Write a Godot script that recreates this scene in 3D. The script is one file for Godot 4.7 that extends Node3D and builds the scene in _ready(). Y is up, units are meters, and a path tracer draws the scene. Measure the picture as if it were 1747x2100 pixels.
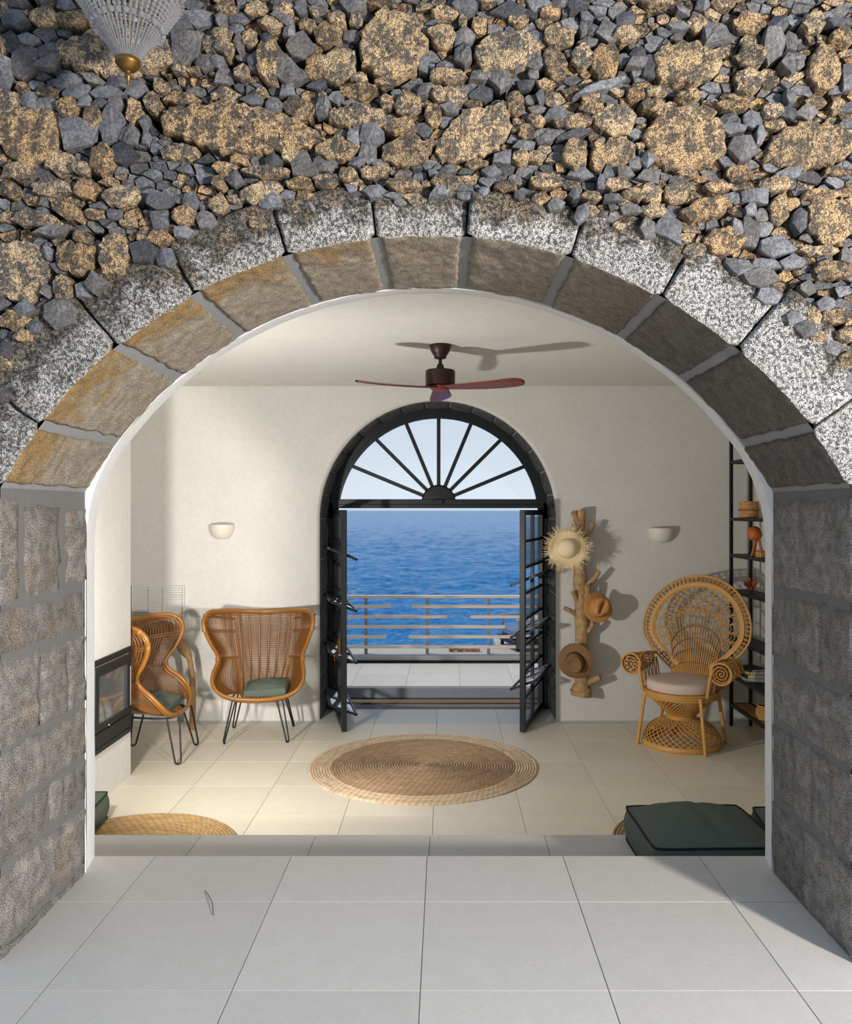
extends Node3D
# A lava-stone arch seen from a patio: white room behind it, glazed doors and the sea beyond.
# Units: metres, y up, camera at the origin of x and z looking along -z; depth d means z = -d.

const EYE := 1.53
const FOCAL := 1707.0
const CX := 912.0
const CY := 1046.0
const FLOOR_Y := -0.53      # room floor
const CEIL_Y := 2.741
const BACK := 8.14          # depth of the room's far wall
const ARCH_X := -0.066
const ARCH_HALF := 1.445
const ARCH_R := 1.645
const ARCH_CY := 0.818
const FACE := 2.814         # depth of the stone wall's face
const STONE_BACK := 3.51
const INNER := 3.684
const WX := 0.0016485       # metres per pixel of the measured photo on the stone face
const DOOR_X := -0.069
const DOOR_R := 1.156
const DOOR_SPRING := 1.442
const LAMP_PATIO := 56.0
const LAMP_ROOM := 9.8

var M := {}
var rng := RandomNumberGenerator.new()
var noise := FastNoiseLite.new()
var used := {}

# ---------------------------------------------------------------- mesh builder
class MB:
	var v := PackedVector3Array()
	var n := PackedVector3Array()
	var c := PackedColorArray()
	var ix := PackedInt32Array()
	var colored := false
	var tint := Color(1, 1, 1)

	func vert(p: Vector3, nn: Vector3) -> int:
		v.append(p)
		n.append(nn)
		c.append(tint)
		return v.size() - 1

	func quad(a: Vector3, b: Vector3, cc: Vector3, d: Vector3, away := Vector3.INF) -> void:
		var nf := (cc - a).cross(b - a)
		if nf.length_squared() < 1e-18:
			nf = (d - a).cross(cc - a)
		nf = nf.normalized()
		var i := v.size()
		if away != Vector3.INF and nf.dot((a + cc) * 0.5 - away) < 0.0:
			nf = -nf
			for p in [a, d, cc, b]:
				vert(p, nf)
		else:
			for p in [a, b, cc, d]:
				vert(p, nf)
		ix.append_array(PackedInt32Array([i, i + 1, i + 2, i, i + 2, i + 3]))

	func tri(a: Vector3, b: Vector3, cc: Vector3) -> void:
		var nf := (cc - a).cross(b - a).normalized()
		var i := v.size()
		vert(a, nf)
		vert(b, nf)
		vert(cc, nf)
		ix.append_array(PackedInt32Array([i, i + 1, i + 2]))

	# rows: Array of PackedVector3Array of equal length; cols: matching Array of PackedColorArray or empty
	func grid(rows: Array, wrap_rows := false, wrap_cols := false, cols := []) -> void:
		var nr := rows.size()
		var nc: int = rows[0].size()
		var base := v.size()
		var nn := PackedVector3Array()
		nn.resize(nr * nc)
		var er := nr if wrap_rows else nr - 1
		var ec := nc if wrap_cols else nc - 1
		for i in er:
			var i2 := (i + 1) % nr
			var ra: PackedVector3Array = rows[i]
			var rb: PackedVector3Array = rows[i2]
			for j in ec:
				var j2 := (j + 1) % nc
				var a := ra[j]
				var b := ra[j2]
				var d := rb[j]
				var e := rb[j2]
				var f1 := (e - a).cross(b - a)
				var f2 := (d - a).cross(e - a)
				nn[i * nc + j] += f1 + f2
				nn[i * nc + j2] += f1
				nn[i2 * nc + j2] += f1 + f2
				nn[i2 * nc + j] += f2
				ix.append_array(PackedInt32Array([base + i * nc + j, base + i * nc + j2, base + i2 * nc + j2, base + i * nc + j, base + i2 * nc + j2, base + i2 * nc + j]))
		for i in nr:
			v.append_array(rows[i])
			if cols.size():
				c.append_array(cols[i])
			else:
				for j in nc:
					c.append(tint)
		for k in nn.size():
			n.append(nn[k].normalized())

	func tube(pts: PackedVector3Array, r, sides := 6, closed := false, caps := true) -> void:
		var m := pts.size()
		if m < 2:
			return
		var rows := []
		var t0 := (pts[1] - pts[0]).normalized()
		var ref := Vector3.UP if absf(t0.y) < 0.9 else Vector3.RIGHT
		var u := t0.cross(ref).normalized()
		for i in m:
			var t: Vector3
			if closed:
				t = (pts[(i + 1) % m] - pts[(i + m - 1) % m]).normalized()
			else:
				t = (pts[mini(i + 1, m - 1)] - pts[maxi(i - 1, 0)]).normalized()
			u = (u - t * u.dot(t))
			if u.length_squared() < 1e-8:
				u = t.cross(Vector3.UP if absf(t.y) < 0.9 else Vector3.RIGHT)
			u = u.normalized()
			var w := t.cross(u)
			var rad: float = r[i] if r is Array or r is PackedFloat32Array else r
			var row := PackedVector3Array()
			for k in sides:
				var a := TAU * k / sides
				row.append(pts[i] + (u * cos(a) + w * sin(a)) * rad)
			rows.append(row)
		grid(rows, closed, true)
		if caps and not closed:
			for e in [0, m - 1]:
				var row: PackedVector3Array = rows[e]
				for k in range(1, sides - 1):
					if e == 0:
						tri(row[0], row[k], row[k + 1])
					else:
						tri(row[0], row[k + 1], row[k])

	# profile: Vector2(radius, height)
	func lathe(profile: PackedVector2Array, seg: int, xf := Transform3D(), from := 0.0, to := TAU) -> void:
		var rows := []
		var full := absf(to - from - TAU) < 1e-4
		for p in profile:
			var row := PackedVector3Array()
			for k in (seg if full else seg + 1):
				var a := from + (to - from) * k / seg
				row.append(xf * Vector3(cos(a) * p.x, p.y, sin(a) * p.x))
			rows.append(row)
		grid(rows, false, full)

	func box(size: Vector3, xf := Transform3D(), b := 0.0) -> void:
		var h := size * 0.5
		b = minf(b, minf(h.x, minf(h.y, h.z)) * 0.9)
		var o := xf.origin
		if b <= 0.0:
			for ax in 3:
				for s in [-1.0, 1.0]:
					var q := PackedVector3Array()
					for k in 4:
						var p := Vector3.ZERO
						p[ax] = s * h[ax]
						p[(ax + 1) % 3] = h[(ax + 1) % 3] * (-1.0 if k == 0 or k == 3 else 1.0)
						p[(ax + 2) % 3] = h[(ax + 2) % 3] * (-1.0 if k < 2 else 1.0)
						q.append(xf * p)
					quad(q[0], q[1], q[2], q[3], o)
			return
		var g := h - Vector3(b, b, b)
		for ax in 3:
			var a1 := (ax + 1) % 3
			var a2 := (ax + 2) % 3
			for s in [-1.0, 1.0]:
				var q := PackedVector3Array()
				for k in 4:
					var p := Vector3.ZERO
					p[ax] = s * h[ax]
					p[a1] = g[a1] * (-1.0 if k == 0 or k == 3 else 1.0)
					p[a2] = g[a2] * (-1.0 if k < 2 else 1.0)
					q.append(xf * p)
				quad(q[0], q[1], q[2], q[3], o)
				for t in [-1.0, 1.0]:
					var e := PackedVector3Array()
					for k in 4:
						var p := Vector3.ZERO
						if k < 2:
							p[a1] = s * h[a1]
							p[a2] = t * g[a2]
						else:
							p[a1] = s * g[a1]
							p[a2] = t * h[a2]
						p[ax] = g[ax] * (-1.0 if k == 0 or k == 3 else 1.0)
						e.append(xf * p)
					quad(e[0], e[1], e[2], e[3], o)
		for sx in [-1.0, 1.0]:
			for sy in [-1.0, 1.0]:
				for sz in [-1.0, 1.0]:
					var a := xf * Vector3(sx * h.x, sy * g.y, sz * g.z)
					var bb := xf * Vector3(sx * g.x, sy * h.y, sz * g.z)
					var cc := xf * Vector3(sx * g.x, sy * g.y, sz * h.z)
					if sx * sy * sz > 0:
						tri(a, cc, bb)
					else:
						tri(a, bb, cc)

	# a straight bar of rectangular section between two points
	func bar(a: Vector3, b: Vector3, w: float, t: float, up := Vector3.UP, bev := 0.0) -> void:
		var z := (b - a).normalized()
		var x := up.cross(z)
		if x.length_squared() < 1e-6:
			x = Vector3.RIGHT.cross(z)
		x = x.normalized()
		var y := z.cross(x)
		box(Vector3(w, t, a.distance_to(b)), Transform3D(Basis(x, y, z), (a + b) * 0.5), bev)

	func mesh(flat := false) -> ArrayMesh:
		var arr := []
		arr.resize(Mesh.ARRAY_MAX)
		arr[Mesh.ARRAY_VERTEX] = v
		if not flat:
			arr[Mesh.ARRAY_NORMAL] = n
		if colored:
			arr[Mesh.ARRAY_COLOR] = c
		arr[Mesh.ARRAY_INDEX] = ix
		var m := ArrayMesh.new()
		m.add_surface_from_arrays(Mesh.PRIMITIVE_TRIANGLES, arr)
		return m

# ---------------------------------------------------------------- naming and placing
func W(px: float, py: float, d: float) -> Vector3:   # a measured direction and a depth give a place in the room
	return Vector3((px - CX) * d / FOCAL, EYE - (py - CY) * d / FOCAL, -d)

func numbered(called: String) -> String:
	var k: int = used.get(called, -1) + 1
	used[called] = k
	return called if k == 0 else "%s_%03d" % [called, k]

func tag(o: Node, label := "", category := "", group := "", kind := "") -> Node:
	if label: o.set_meta("label", label)
	if category: o.set_meta("category", category)
	if group: o.set_meta("group", group)
	if kind: o.set_meta("kind", kind)
	return o

func thing(called: String, label: String, category: String, at := Vector3.ZERO, turn := 0.0, group := "", kind := "") -> Node3D:
	var o := Node3D.new()
	o.name = numbered(called)
	add_child(o)
	o.position = at
	o.rotation.y = turn
	tag(o, label, category, group, kind)
	return o

func part(called: String, mb: MB, m: Material, parent: Node, flat := false) -> MeshInstance3D:
	return inst(called, mb.mesh(flat), m, parent)

func inst(called: String, mesh: Mesh, m: Material, parent: Node, at := Vector3.ZERO, basis := Basis()) -> MeshInstance3D:
	var o := MeshInstance3D.new()
	o.name = numbered(called) if parent == self else called
	o.mesh = mesh
	o.material_override = m
	o.transform = Transform3D(basis, at)
	o.cast_shadow = GeometryInstance3D.SHADOW_CASTING_SETTING_ON
	parent.add_child(o, true)
	return o

func hub(called: String, parent: Node, at := Vector3.ZERO, basis := Basis()) -> Node3D:
	var o := Node3D.new()
	o.name = called
	o.transform = Transform3D(basis, at)
	parent.add_child(o, true)
	return o

func path(pts: Array, steps := 6, closed := false) -> PackedVector3Array:   # smooth curve through points
	var out := PackedVector3Array()
	var m := pts.size()
	var last := m if closed else m - 1
	for i in last:
		var p0: Vector3 = pts[(i + m - 1) % m] if closed else pts[maxi(i - 1, 0)]
		var p1: Vector3 = pts[i]
		var p2: Vector3 = pts[(i + 1) % m]
		var p3: Vector3 = pts[(i + 2) % m] if closed else pts[mini(i + 2, m - 1)]
		for s in steps:
			var t := float(s) / steps
			out.append(0.5 * (2.0 * p1 + (p2 - p0) * t + (2.0 * p0 - 5.0 * p1 + 4.0 * p2 - p3) * t * t + (3.0 * p1 - p0 - 3.0 * p2 + p3) * t * t * t))
	if not closed:
		out.append(pts[m - 1])
	return out

func curve2(pts: Array, steps := 6) -> PackedVector2Array:
	var a := []
	for p in pts:
		a.append(Vector3(p.x, p.y, 0))
	var out := PackedVector2Array()
	for p in path(a, steps):
		out.append(Vector2(p.x, p.y))
	return out

# ---------------------------------------------------------------- textures and materials
func noise_bytes(size: int, kind: int, freq: float, octaves: int, sd: int, ret := -1) -> PackedByteArray:
	var f := FastNoiseLite.new()
	f.seed = sd
	f.noise_type = kind
	f.frequency = freq
	f.fractal_octaves = octaves
	f.fractal_type = FastNoiseLite.FRACTAL_FBM if octaves > 1 else FastNoiseLite.FRACTAL_NONE
	if ret >= 0:
		f.cellular_return_type = ret
		f.fractal_type = FastNoiseLite.FRACTAL_NONE
	var im := f.get_seamless_image(size, size, false, false, 0.12, true)
	im.convert(Image.FORMAT_L8)
	return im.get_data()

func tex(size: int, bytes: PackedByteArray, rgb := true) -> ImageTexture:
	return ImageTexture.create_from_image(Image.create_from_data(size, size, false, Image.FORMAT_RGB8 if rgb else Image.FORMAT_L8, bytes))

func sstep(a: float, b: float, x: float) -> float:
	var t := clampf((x - a) / (b - a), 0.0, 1.0)
	return t * t * (3.0 - 2.0 * t)

# mixes two colours by a patch noise, darkens pores; returns [colour, height]
func stone_texture(size: int, sd: int, lo: Color, hi: Color, edge: Vector2, pore_f: float, pore_cut: float, pore_dark: float, grain: float, swing := 0.44, fa := 0.009, fb := 0.05) -> Array:
	var a := noise_bytes(size, FastNoiseLite.TYPE_SIMPLEX_SMOOTH, fa, 4, sd)
	var b := noise_bytes(size, FastNoiseLite.TYPE_SIMPLEX_SMOOTH, fb, 4, sd + 1)
	var p := noise_bytes(size, FastNoiseLite.TYPE_SIMPLEX, pore_f, 3, sd + 2)
	var g := noise_bytes(size, FastNoiseLite.TYPE_SIMPLEX, 0.28, 2, sd + 3)
	var col := PackedByteArray()
	col.resize(size * size * 3)
	var h := PackedByteArray()
	h.resize(size * size)
	var mixes := PackedFloat32Array()
	for i in 256:
		mixes.append(sstep(edge.x, edge.y, i / 255.0))
	var pores := PackedFloat32Array()
	for i in 256:
		pores.append(1.0 - sstep(pore_cut - 0.06, pore_cut + 0.06, i / 255.0))
	for i in size * size:
		var bb := b[i] / 255.0
		var gg := g[i] / 255.0 - 0.5
		var k := mixes[clampi(int(a[i] * 0.62 + b[i] * 0.38), 0, 255)]
		var po := pores[p[i]]
		var s := (1.0 - swing * 0.5 + swing * bb + grain * gg) * (1.0 - pore_dark * po) * 255.0
		col[i * 3] = clampi(int((lo.r + (hi.r - lo.r) * k) * s), 0, 255)
		col[i * 3 + 1] = clampi(int((lo.g + (hi.g - lo.g) * k) * s), 0, 255)
		col[i * 3 + 2] = clampi(int((lo.b + (hi.b - lo.b) * k) * s), 0, 255)
		h[i] = clampi(int(255.0 * (0.25 + 0.45 * bb + 0.3 * gg - 0.4 * po + 0.15 * k)), 0, 255)
	return [tex(size, col), tex(size, h, false)]

func mat(called: String, color: Color, rough: float, metal := 0.0) -> StandardMaterial3D:
	var m := StandardMaterial3D.new()
	m.resource_name = called
	m.albedo_color = color
	m.roughness = rough
	m.metallic = metal
	m.cull_mode = BaseMaterial3D.CULL_DISABLED
	M[called] = m
	return m

func triplanar(m: StandardMaterial3D, pair: Array, scale: float, relief: float, world := true) -> StandardMaterial3D:
	if pair[0]:
		m.albedo_texture = pair[0]
	if pair.size() > 1 and pair[1] and relief > 0.0:
		m.heightmap_enabled = true
		m.heightmap_texture = pair[1]
		m.heightmap_scale = relief
	m.uv1_triplanar = true
	m.uv1_world_triplanar = world
	m.uv1_scale = Vector3(scale, scale, scale)
	return m

func make_materials() -> void:
	var scoria := stone_texture(1024, 11, Color(0.43, 0.415, 0.40), Color(0.90, 0.775, 0.62), Vector2(0.38, 0.60), 0.075, 0.35, 0.42, 0.55, 0.44, 0.007, 0.03)
	var basalt := stone_texture(512, 31, Color(0.42, 0.425, 0.44), Color(0.53, 0.535, 0.55), Vector2(0.3, 0.7), 0.12, 0.28, 0.3, 0.35)
	var pitted := stone_texture(1024, 51, Color(0.80, 0.785, 0.77), Color(0.97, 0.96, 0.945), Vector2(0.3, 0.62), 0.10, 0.36, 0.46, 0.50, 0.30)
	var limed := stone_texture(1024, 61, Color(0.40, 0.395, 0.40), Color(1.0, 0.995, 0.985), Vector2(0.40, 0.54), 0.09, 0.36, 0.6, 0.5, 0.25, 0.03, 0.10)
	var cloudy := stone_texture(512, 71, Color(0.968, 0.966, 0.963), Color(0.985, 0.985, 0.983), Vector2(0.2, 0.8), 0.02, 0.02, 0.02, 0.03, 0.02)
	var m := mat("scoria", Color.WHITE, 0.95)
	triplanar(m, scoria, 1.7, 2.0)
	m.vertex_color_use_as_albedo = true
	m = mat("basalt", Color.WHITE, 0.8)
	triplanar(m, basalt, 2.2, 0.35)
	m.vertex_color_use_as_albedo = true
	m = mat("pitted_stone", Color.WHITE, 0.95)
	triplanar(m, pitted, 1.8, 0.8)
	m.vertex_color_use_as_albedo = true
	m = mat("limed_stone", Color.WHITE, 0.95)
	triplanar(m, limed, 1.8, 1.4)
	m.vertex_color_use_as_albedo = true
	m = mat("mortar", Color(0.54, 0.545, 0.555), 0.9)
	triplanar(m, [cloudy[0], basalt[1]], 2.5, 0.25)
	m = mat("mortar_shaded", Color(0.44, 0.437, 0.435), 0.9)  # same mortar, colour darkened to carry the dimmer light on the jambs
	triplanar(m, [cloudy[0], basalt[1]], 2.5, 0.25)
	m = mat("dark_bed", Color(0.11, 0.105, 0.10), 1.0)
	m = mat("plaster", Color(0.85, 0.845, 0.825), 0.9)
	triplanar(m, [cloudy[0], cloudy[1]], 0.55, 0.05)
	m = mat("lime_edge", Color(0.93, 0.935, 0.945), 0.85)
	triplanar(m, [cloudy[0], cloudy[1]], 1.1, 0.25)
	for k in 3:
		var t: float = [1.0, 0.985, 0.968][k]
		m = mat("tile_%d" % k, Color(0.83 * t, 0.82 * t, 0.80 * t), 0.55)
		triplanar(m, [cloudy[0], basalt[1]], 1.7, 0.02)
	for k in 3:
		var t: float = [1.0, 0.985, 0.97][k]
		m = mat("cream_tile_%d" % k, Color(0.90 * t, 0.865 * t, 0.79 * t), 0.5)
		triplanar(m, [cloudy[0], basalt[1]], 1.7, 0.02)
	mat("grout", Color(0.42, 0.40, 0.38), 0.95)
	m = mat("rattan", Color(0.60, 0.40, 0.165), 0.33)
	m.vertex_color_use_as_albedo = true
	m = mat("rattan_slat", Color(0.68, 0.40, 0.16), 0.5)
	m = mat("cane", Color(0.77, 0.57, 0.29), 0.5)
	mat("cane_dark", Color(0.60, 0.40, 0.18), 0.55)
	mat("black_iron", Color(0.10, 0.10, 0.105), 0.45, 0.3)
	m = mat("frame_iron", Color(0.135, 0.15, 0.16), 0.4, 0.25)
	mat("fan_bronze", Color(0.20, 0.125, 0.11), 0.45, 0.4)
	var grain := wood_texture()
	m = mat("fan_wood", Color(0.50, 0.22, 0.15), 0.35)
	triplanar(m, grain, 2.0, 0.0, false)
	m = mat("driftwood", Color(0.81, 0.67, 0.49), 0.8)
	triplanar(m, grain, 1.6, 0.3, false)
	m = mat("old_wood", Color(0.62, 0.49, 0.33), 0.85)
	triplanar(m, grain, 1.6, 0.3, false)
	m = mat("board", Color(0.97, 0.87, 0.78), 0.8)
	m = mat("log", Color(0.72, 0.56, 0.34), 0.85)
	triplanar(m, grain, 2.0, 0.3, false)
	m = mat("green_cloth", Color(0.35, 0.39, 0.35), 0.95)
	triplanar(m, [null, basalt[1]], 6.0, 0.06)
	mat("green_piping", Color(0.07, 0.10, 0.09), 0.95)
	m = mat("pale_cloth", Color(0.80, 0.72, 0.66), 0.95)
	triplanar(m, [null, basalt[1]], 6.0, 0.05)
	m = mat("jute", Color(1, 1, 1), 0.95)
	m.vertex_color_use_as_albedo = true
	m = mat("straw", Color(0.94, 0.86, 0.70), 0.8)
	m = mat("tan_felt", Color(0.74, 0.53, 0.30), 0.85)
	triplanar(m, [null, basalt[1]], 5.0, 0.05)
	m = mat("brown_straw", Color(0.50, 0.38, 0.24), 0.85)
	triplanar(m, [null, basalt[1]], 5.0, 0.08)
	mat("hat_band", Color(0.20, 0.14, 0.09), 0.8)
	mat("white_ceramic", Color(0.86, 0.84, 0.80), 0.5)
	mat("white_wire", Color(0.90, 0.90, 0.88), 0.5)
	mat("white_plastic", Color(0.90, 0.90, 0.88), 0.4)
	mat("hole", Color(0.05, 0.05, 0.05), 0.8)
	mat("stove_black", Color(0.125, 0.125, 0.13), 0.5, 0.2)
	mat("firebrick", Color(0.30, 0.27, 0.23), 0.9)
	m = mat("glass", Color(0.85, 0.92, 0.95, 0.06), 0.03)
	m.transparency = BaseMaterial3D.TRANSPARENCY_ALPHA
	m = mat("crystal", Color(0.94, 0.94, 0.95, 0.10), 0.02)
	m.transparency = BaseMaterial3D.TRANSPARENCY_ALPHA
	m.refraction_enabled = true
	m.refraction_scale = 0.05
	mat("silver_wire", Color(0.72, 0.72, 0.72), 0.3, 0.8)
	mat("brass", Color(0.48, 0.36, 0.18), 0.42, 0.8)
	mat("steel", Color(0.55, 0.56, 0.57), 0.35, 0.8)
	mat("concrete", Color(0.72, 0.715, 0.70), 0.9)
	triplanar(M.concrete, [cloudy[0], basalt[1]], 1.0, 0.1)
	mat("riser_stone", Color(0.60, 0.63, 0.68), 0.95)
	triplanar(M.riser_stone, [cloudy[0], basalt[1]], 2.0, 0.2)
	mat("blue_cloth", Color(0.40, 0.50, 0.62), 0.9)
	mat("shelf_black", Color(0.045, 0.045, 0.045), 0.5, 0.2)
	m = mat("box_wood", Color(0.84, 0.64, 0.36), 0.6)
	triplanar(m, grain, 3.0, 0.1, false)
	mat("orange_wood", Color(0.72, 0.38, 0.14), 0.5)
	mat("coral", Color(0.62, 0.30, 0.20), 0.8)
	mat("book_yellow", Color(0.75, 0.68, 0.20), 0.7)
	mat("book_black", Color(0.06, 0.06, 0.06), 0.6)
	mat("book_white", Color(0.85, 0.84, 0.80), 0.7)
	m = mat("water", Color(0.205, 0.47, 0.67), 0.25)
	m.metallic_specular = 0.1
	m.vertex_color_use_as_albedo = true
	m = mat("globe", Color(0.95, 0.93, 0.88), 0.6)
	m.emission_enabled = true
	m.emission = Color(1.0, 0.95, 0.86)
	m.emission_energy_multiplier = 1.5

func wood_texture() -> Array:
	var s := 512
	var f := FastNoiseLite.new()
	f.seed = 5
	f.frequency = 0.02
	f.fractal_octaves = 4
	var im := f.get_seamless_image(s, s, false, false, 0.12, true)
	im.convert(Image.FORMAT_L8)
	im.resize(s, 32, Image.INTERPOLATE_BILINEAR)
	im.resize(s, s, Image.INTERPOLATE_CUBIC)
	var a := im.get_data()
	var col := PackedByteArray()
	col.resize(s * s * 3)
	for i in s * s:
		var k := 0.66 + 0.34 * a[i] / 255.0
		col[i * 3] = int(255 * k)
		col[i * 3 + 1] = int(250 * k)
		col[i * 3 + 2] = int(242 * k)
	return [tex(s, col), tex(s, a, false)]

func _ready() -> void:
	rng.seed = 4
	noise.seed = 3
	noise.frequency = 1.0
	noise.fractal_octaves = 3
	# camera
	var cam := Camera3D.new()
	cam.name = "camera"
	add_child(cam)
	cam.position = Vector3(0, EYE, 0)
	cam.near = 0.05
	cam.far = 12000.0
	cam.set_frustum(0.05 * 2100.0 / FOCAL, Vector2((873.5 - CX) / FOCAL * 0.05, (CY - 1050.0) / FOCAL * 0.05), 0.05, 12000.0)
	cam.current = true
	# sky and exposure
	var env := Environment.new()
	env.background_mode = Environment.BG_SKY
	var sky := Sky.new()
	var sm := ProceduralSkyMaterial.new()
	sm.sky_top_color = Color(0.66, 0.75, 0.87)
	sm.sky_horizon_color = Color(0.90, 0.945, 0.985)
	sm.sky_curve = 0.16
	sm.ground_bottom_color = Color(0.30, 0.42, 0.55)
	sm.ground_horizon_color = Color(0.62, 0.74, 0.86)
	sm.sun_angle_max = 0.5
	sky.sky_material = sm
	env.sky = sky
	env.tonemap_mode = Environment.TONE_MAPPER_LINEAR
	env.tonemap_exposure = 1.0
	env.sdfgi_enabled = true
	env.ssao_enabled = true
	env.ssil_enabled = true
	var sun := DirectionalLight3D.new()
	sun.name = "hazy_sun"
	sun.light_color = Color(1.0, 0.96, 0.9)
	sun.light_energy = 0.55
	sun.light_angular_distance = 1.5
	sun.shadow_enabled = true
	add_child(sun)
	sun.look_at_from_position(Vector3(-0.32, 0.94, -0.12), Vector3.ZERO)
	var we := WorldEnvironment.new()
	we.name = "world"
	we.environment = env
	add_child(we)
	make_materials()
	globe_lamp("white globe lamp on a thin black pole in the patio, right of the view", Vector3(3.65, 1.50, 1.3), 0.0, LAMP_PATIO, Color(1.0, 0.972, 0.935), 0.22)
	globe_lamp("black shaded floor lamp standing just behind the arch's left jamb", Vector3(-2.13, 0.70, -4.28), FLOOR_Y, LAMP_ROOM, Color(1.0, 0.984, 0.957), 0.11, Vector3(0.52, 0.20, -1.0))
	# structure
	build_floors()
	build_shell()
	var wf := build_arch()
	build_rubble(wf)
	build_door()
	build_terrace()
	# things
	rug("braided_rug", "large round braided jute rug with a pale border in the middle of the room", Vector3(-0.172, FLOOR_Y, -6.715), 42, 34, 0.0218, Color(0.43, 0.28, 0.165), Color(0.66, 0.49, 0.32))
	rug("braided_rug", "golden round braided jute rug at the left behind the step", Vector3(-1.888, FLOOR_Y, -5.005), 29, 29, 0.0217, Color(0.46, 0.29, 0.125), Color(0.6, 0.44, 0.24))
	rug("braided_rug", "round striped jute rug showing under the big green cushion at the right", Vector3(1.67, FLOOR_Y, -5.12), 29, 29, 0.0217, Color(0.42, 0.27, 0.13), Color(0.6, 0.44, 0.24))
	rattan_chair("wide rattan wing chair with green cushion facing the room, against the far wall", Vector3(-1.69, FLOOR_Y, -7.62), deg_to_rad(5))
	rattan_chair("rattan wing chair turned sideways beside the stove, half hidden by the chimney", Vector3(-2.445, FLOOR_Y, -6.99), deg_to_rad(92))
	peacock_chair("tall woven peacock chair with fan back and pale round seat cushion", Vector3(2.085, FLOOR_Y, -7.33), deg_to_rad(-38))
	build_rack()
	build_fan()
	sconce("white half-bowl wall sconce left of the doorway", Vector3(-2.174, 1.385, -BACK))
	sconce("white half-bowl wall sconce above the peacock chair", Vector3(2.117, 1.35, -BACK))
	build_stove()
	build_shelf()
	build_shelf_things()
	build_corner()
	floor_cushion("big dark green square floor cushion on the step at the right of the arch", Vector3(1.245, -0.177, -4.085), 0.03, 0.60, 0.56, 0.16, 1.0)
	floor_cushion("second dark green floor cushion mostly hidden behind the arch's right jamb", Vector3(1.86, -0.177, -4.06), -0.12, 0.58, 0.56, 0.15, 2.0)
	floor_cushion("dark green floor cushion peeping out at the left edge beside the golden rug", Vector3(-2.49, FLOOR_Y, -5.32), 0.1, 0.52, 0.5, 0.17, 3.0)
	build_chandelier()
	var tw := MB.new()
	tw.tube(path([Vector3(-0.044, 0.003, -0.10), Vector3(0.01, 0.007, 0.0), Vector3(0.044, 0.003, 0.10)], 4), 0.0013, 5)
	var stalk := part("dry_stalk", tw, M.hat_band, self)
	stalk.position = Vector3(-0.917, 0.0, -3.24)
	tag(stalk, "thin dry stalk lying on the pale patio tiles at the left", "stalk")

# ---------------------------------------------------------------- setting
func arch_profile(cx: float, half: float, y0: float, cy: float, r: float, seg: int) -> PackedVector2Array:   # left foot, over the crown, right foot
	var out := PackedVector2Array()
	var am := asin(minf(half / r, 1.0))
	var spring := cy + r * cos(am)
	for k in 8:
		out.append(Vector2(cx - half, lerpf(y0, spring, k / 8.0)))
	for k in seg + 1:
		var a := lerpf(-am, am, float(k) / seg)
		out.append(Vector2(cx + r * sin(a), cy + r * cos(a)))
	for k in 8:
		out.append(Vector2(cx + half, lerpf(spring, y0, (k + 1) / 8.0)))
	return out

func eased(p: PackedVector2Array) -> PackedVector2Array:   # the plasterer's rounded corner where jamb and arch meet
	var m := p.size()
	var l := PackedVector2Array()
	for side in 2:
		var q := PackedVector2Array()
		for k in m / 2 + 1:
			q.append(p[k] if side == 0 else p[m - 1 - k])
		var a := q[8] + (q[6] - q[8]).normalized() * 0.20
		var b := q[11]
		var o := q.slice(0, 7)
		for k in 8:
			var t := k / 7.0
			o.append(a.lerp(q[8], t).lerp(q[8].lerp(b, t), t))
		o.append_array(q.slice(12))
		if side == 0:
			l = o
		else:
			o.reverse()
			l.append_array(o.slice(1))
	return l

func ring_face(mb: MB, inner: PackedVector2Array, lo: Vector2, hi: Vector2, d: float) -> void:   # a wall face with an arched hole, down to lo.y
	var m := inner.size()
	var outer := PackedVector2Array()
	for k in m:
		var p := inner[k]
		var t := float(k) / (m - 1)
		if t < 0.25:
			outer.append(Vector2(lo.x, lerpf(lo.y, hi.y, t / 0.25)))
		elif t > 0.75:
			outer.append(Vector2(hi.x, lerpf(hi.y, lo.y, (t - 0.75) / 0.25)))
		else:
			outer.append(Vector2(lerpf(lo.x, hi.x, (t - 0.25) / 0.5), hi.y))
	for k in m - 1:
		mb.quad(Vector3(inner[k].x, inner[k].y, -d), Vector3(inner[k + 1].x, inner[k + 1].y, -d), Vector3(outer[k + 1].x, outer[k + 1].y, -d), Vector3(outer[k].x, outer[k].y, -d))

func soffit(mb: MB, a: PackedVector2Array, da: float, b: PackedVector2Array, db: float) -> void:
	var ra := PackedVector3Array()
	var rb := PackedVector3Array()
	for k in a.size():
		ra.append(Vector3(a[k].x, a[k].y, -da))
		rb.append(Vector3(b[k].x, b[k].y, -db))
	mb.grid([ra, rb])

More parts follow.
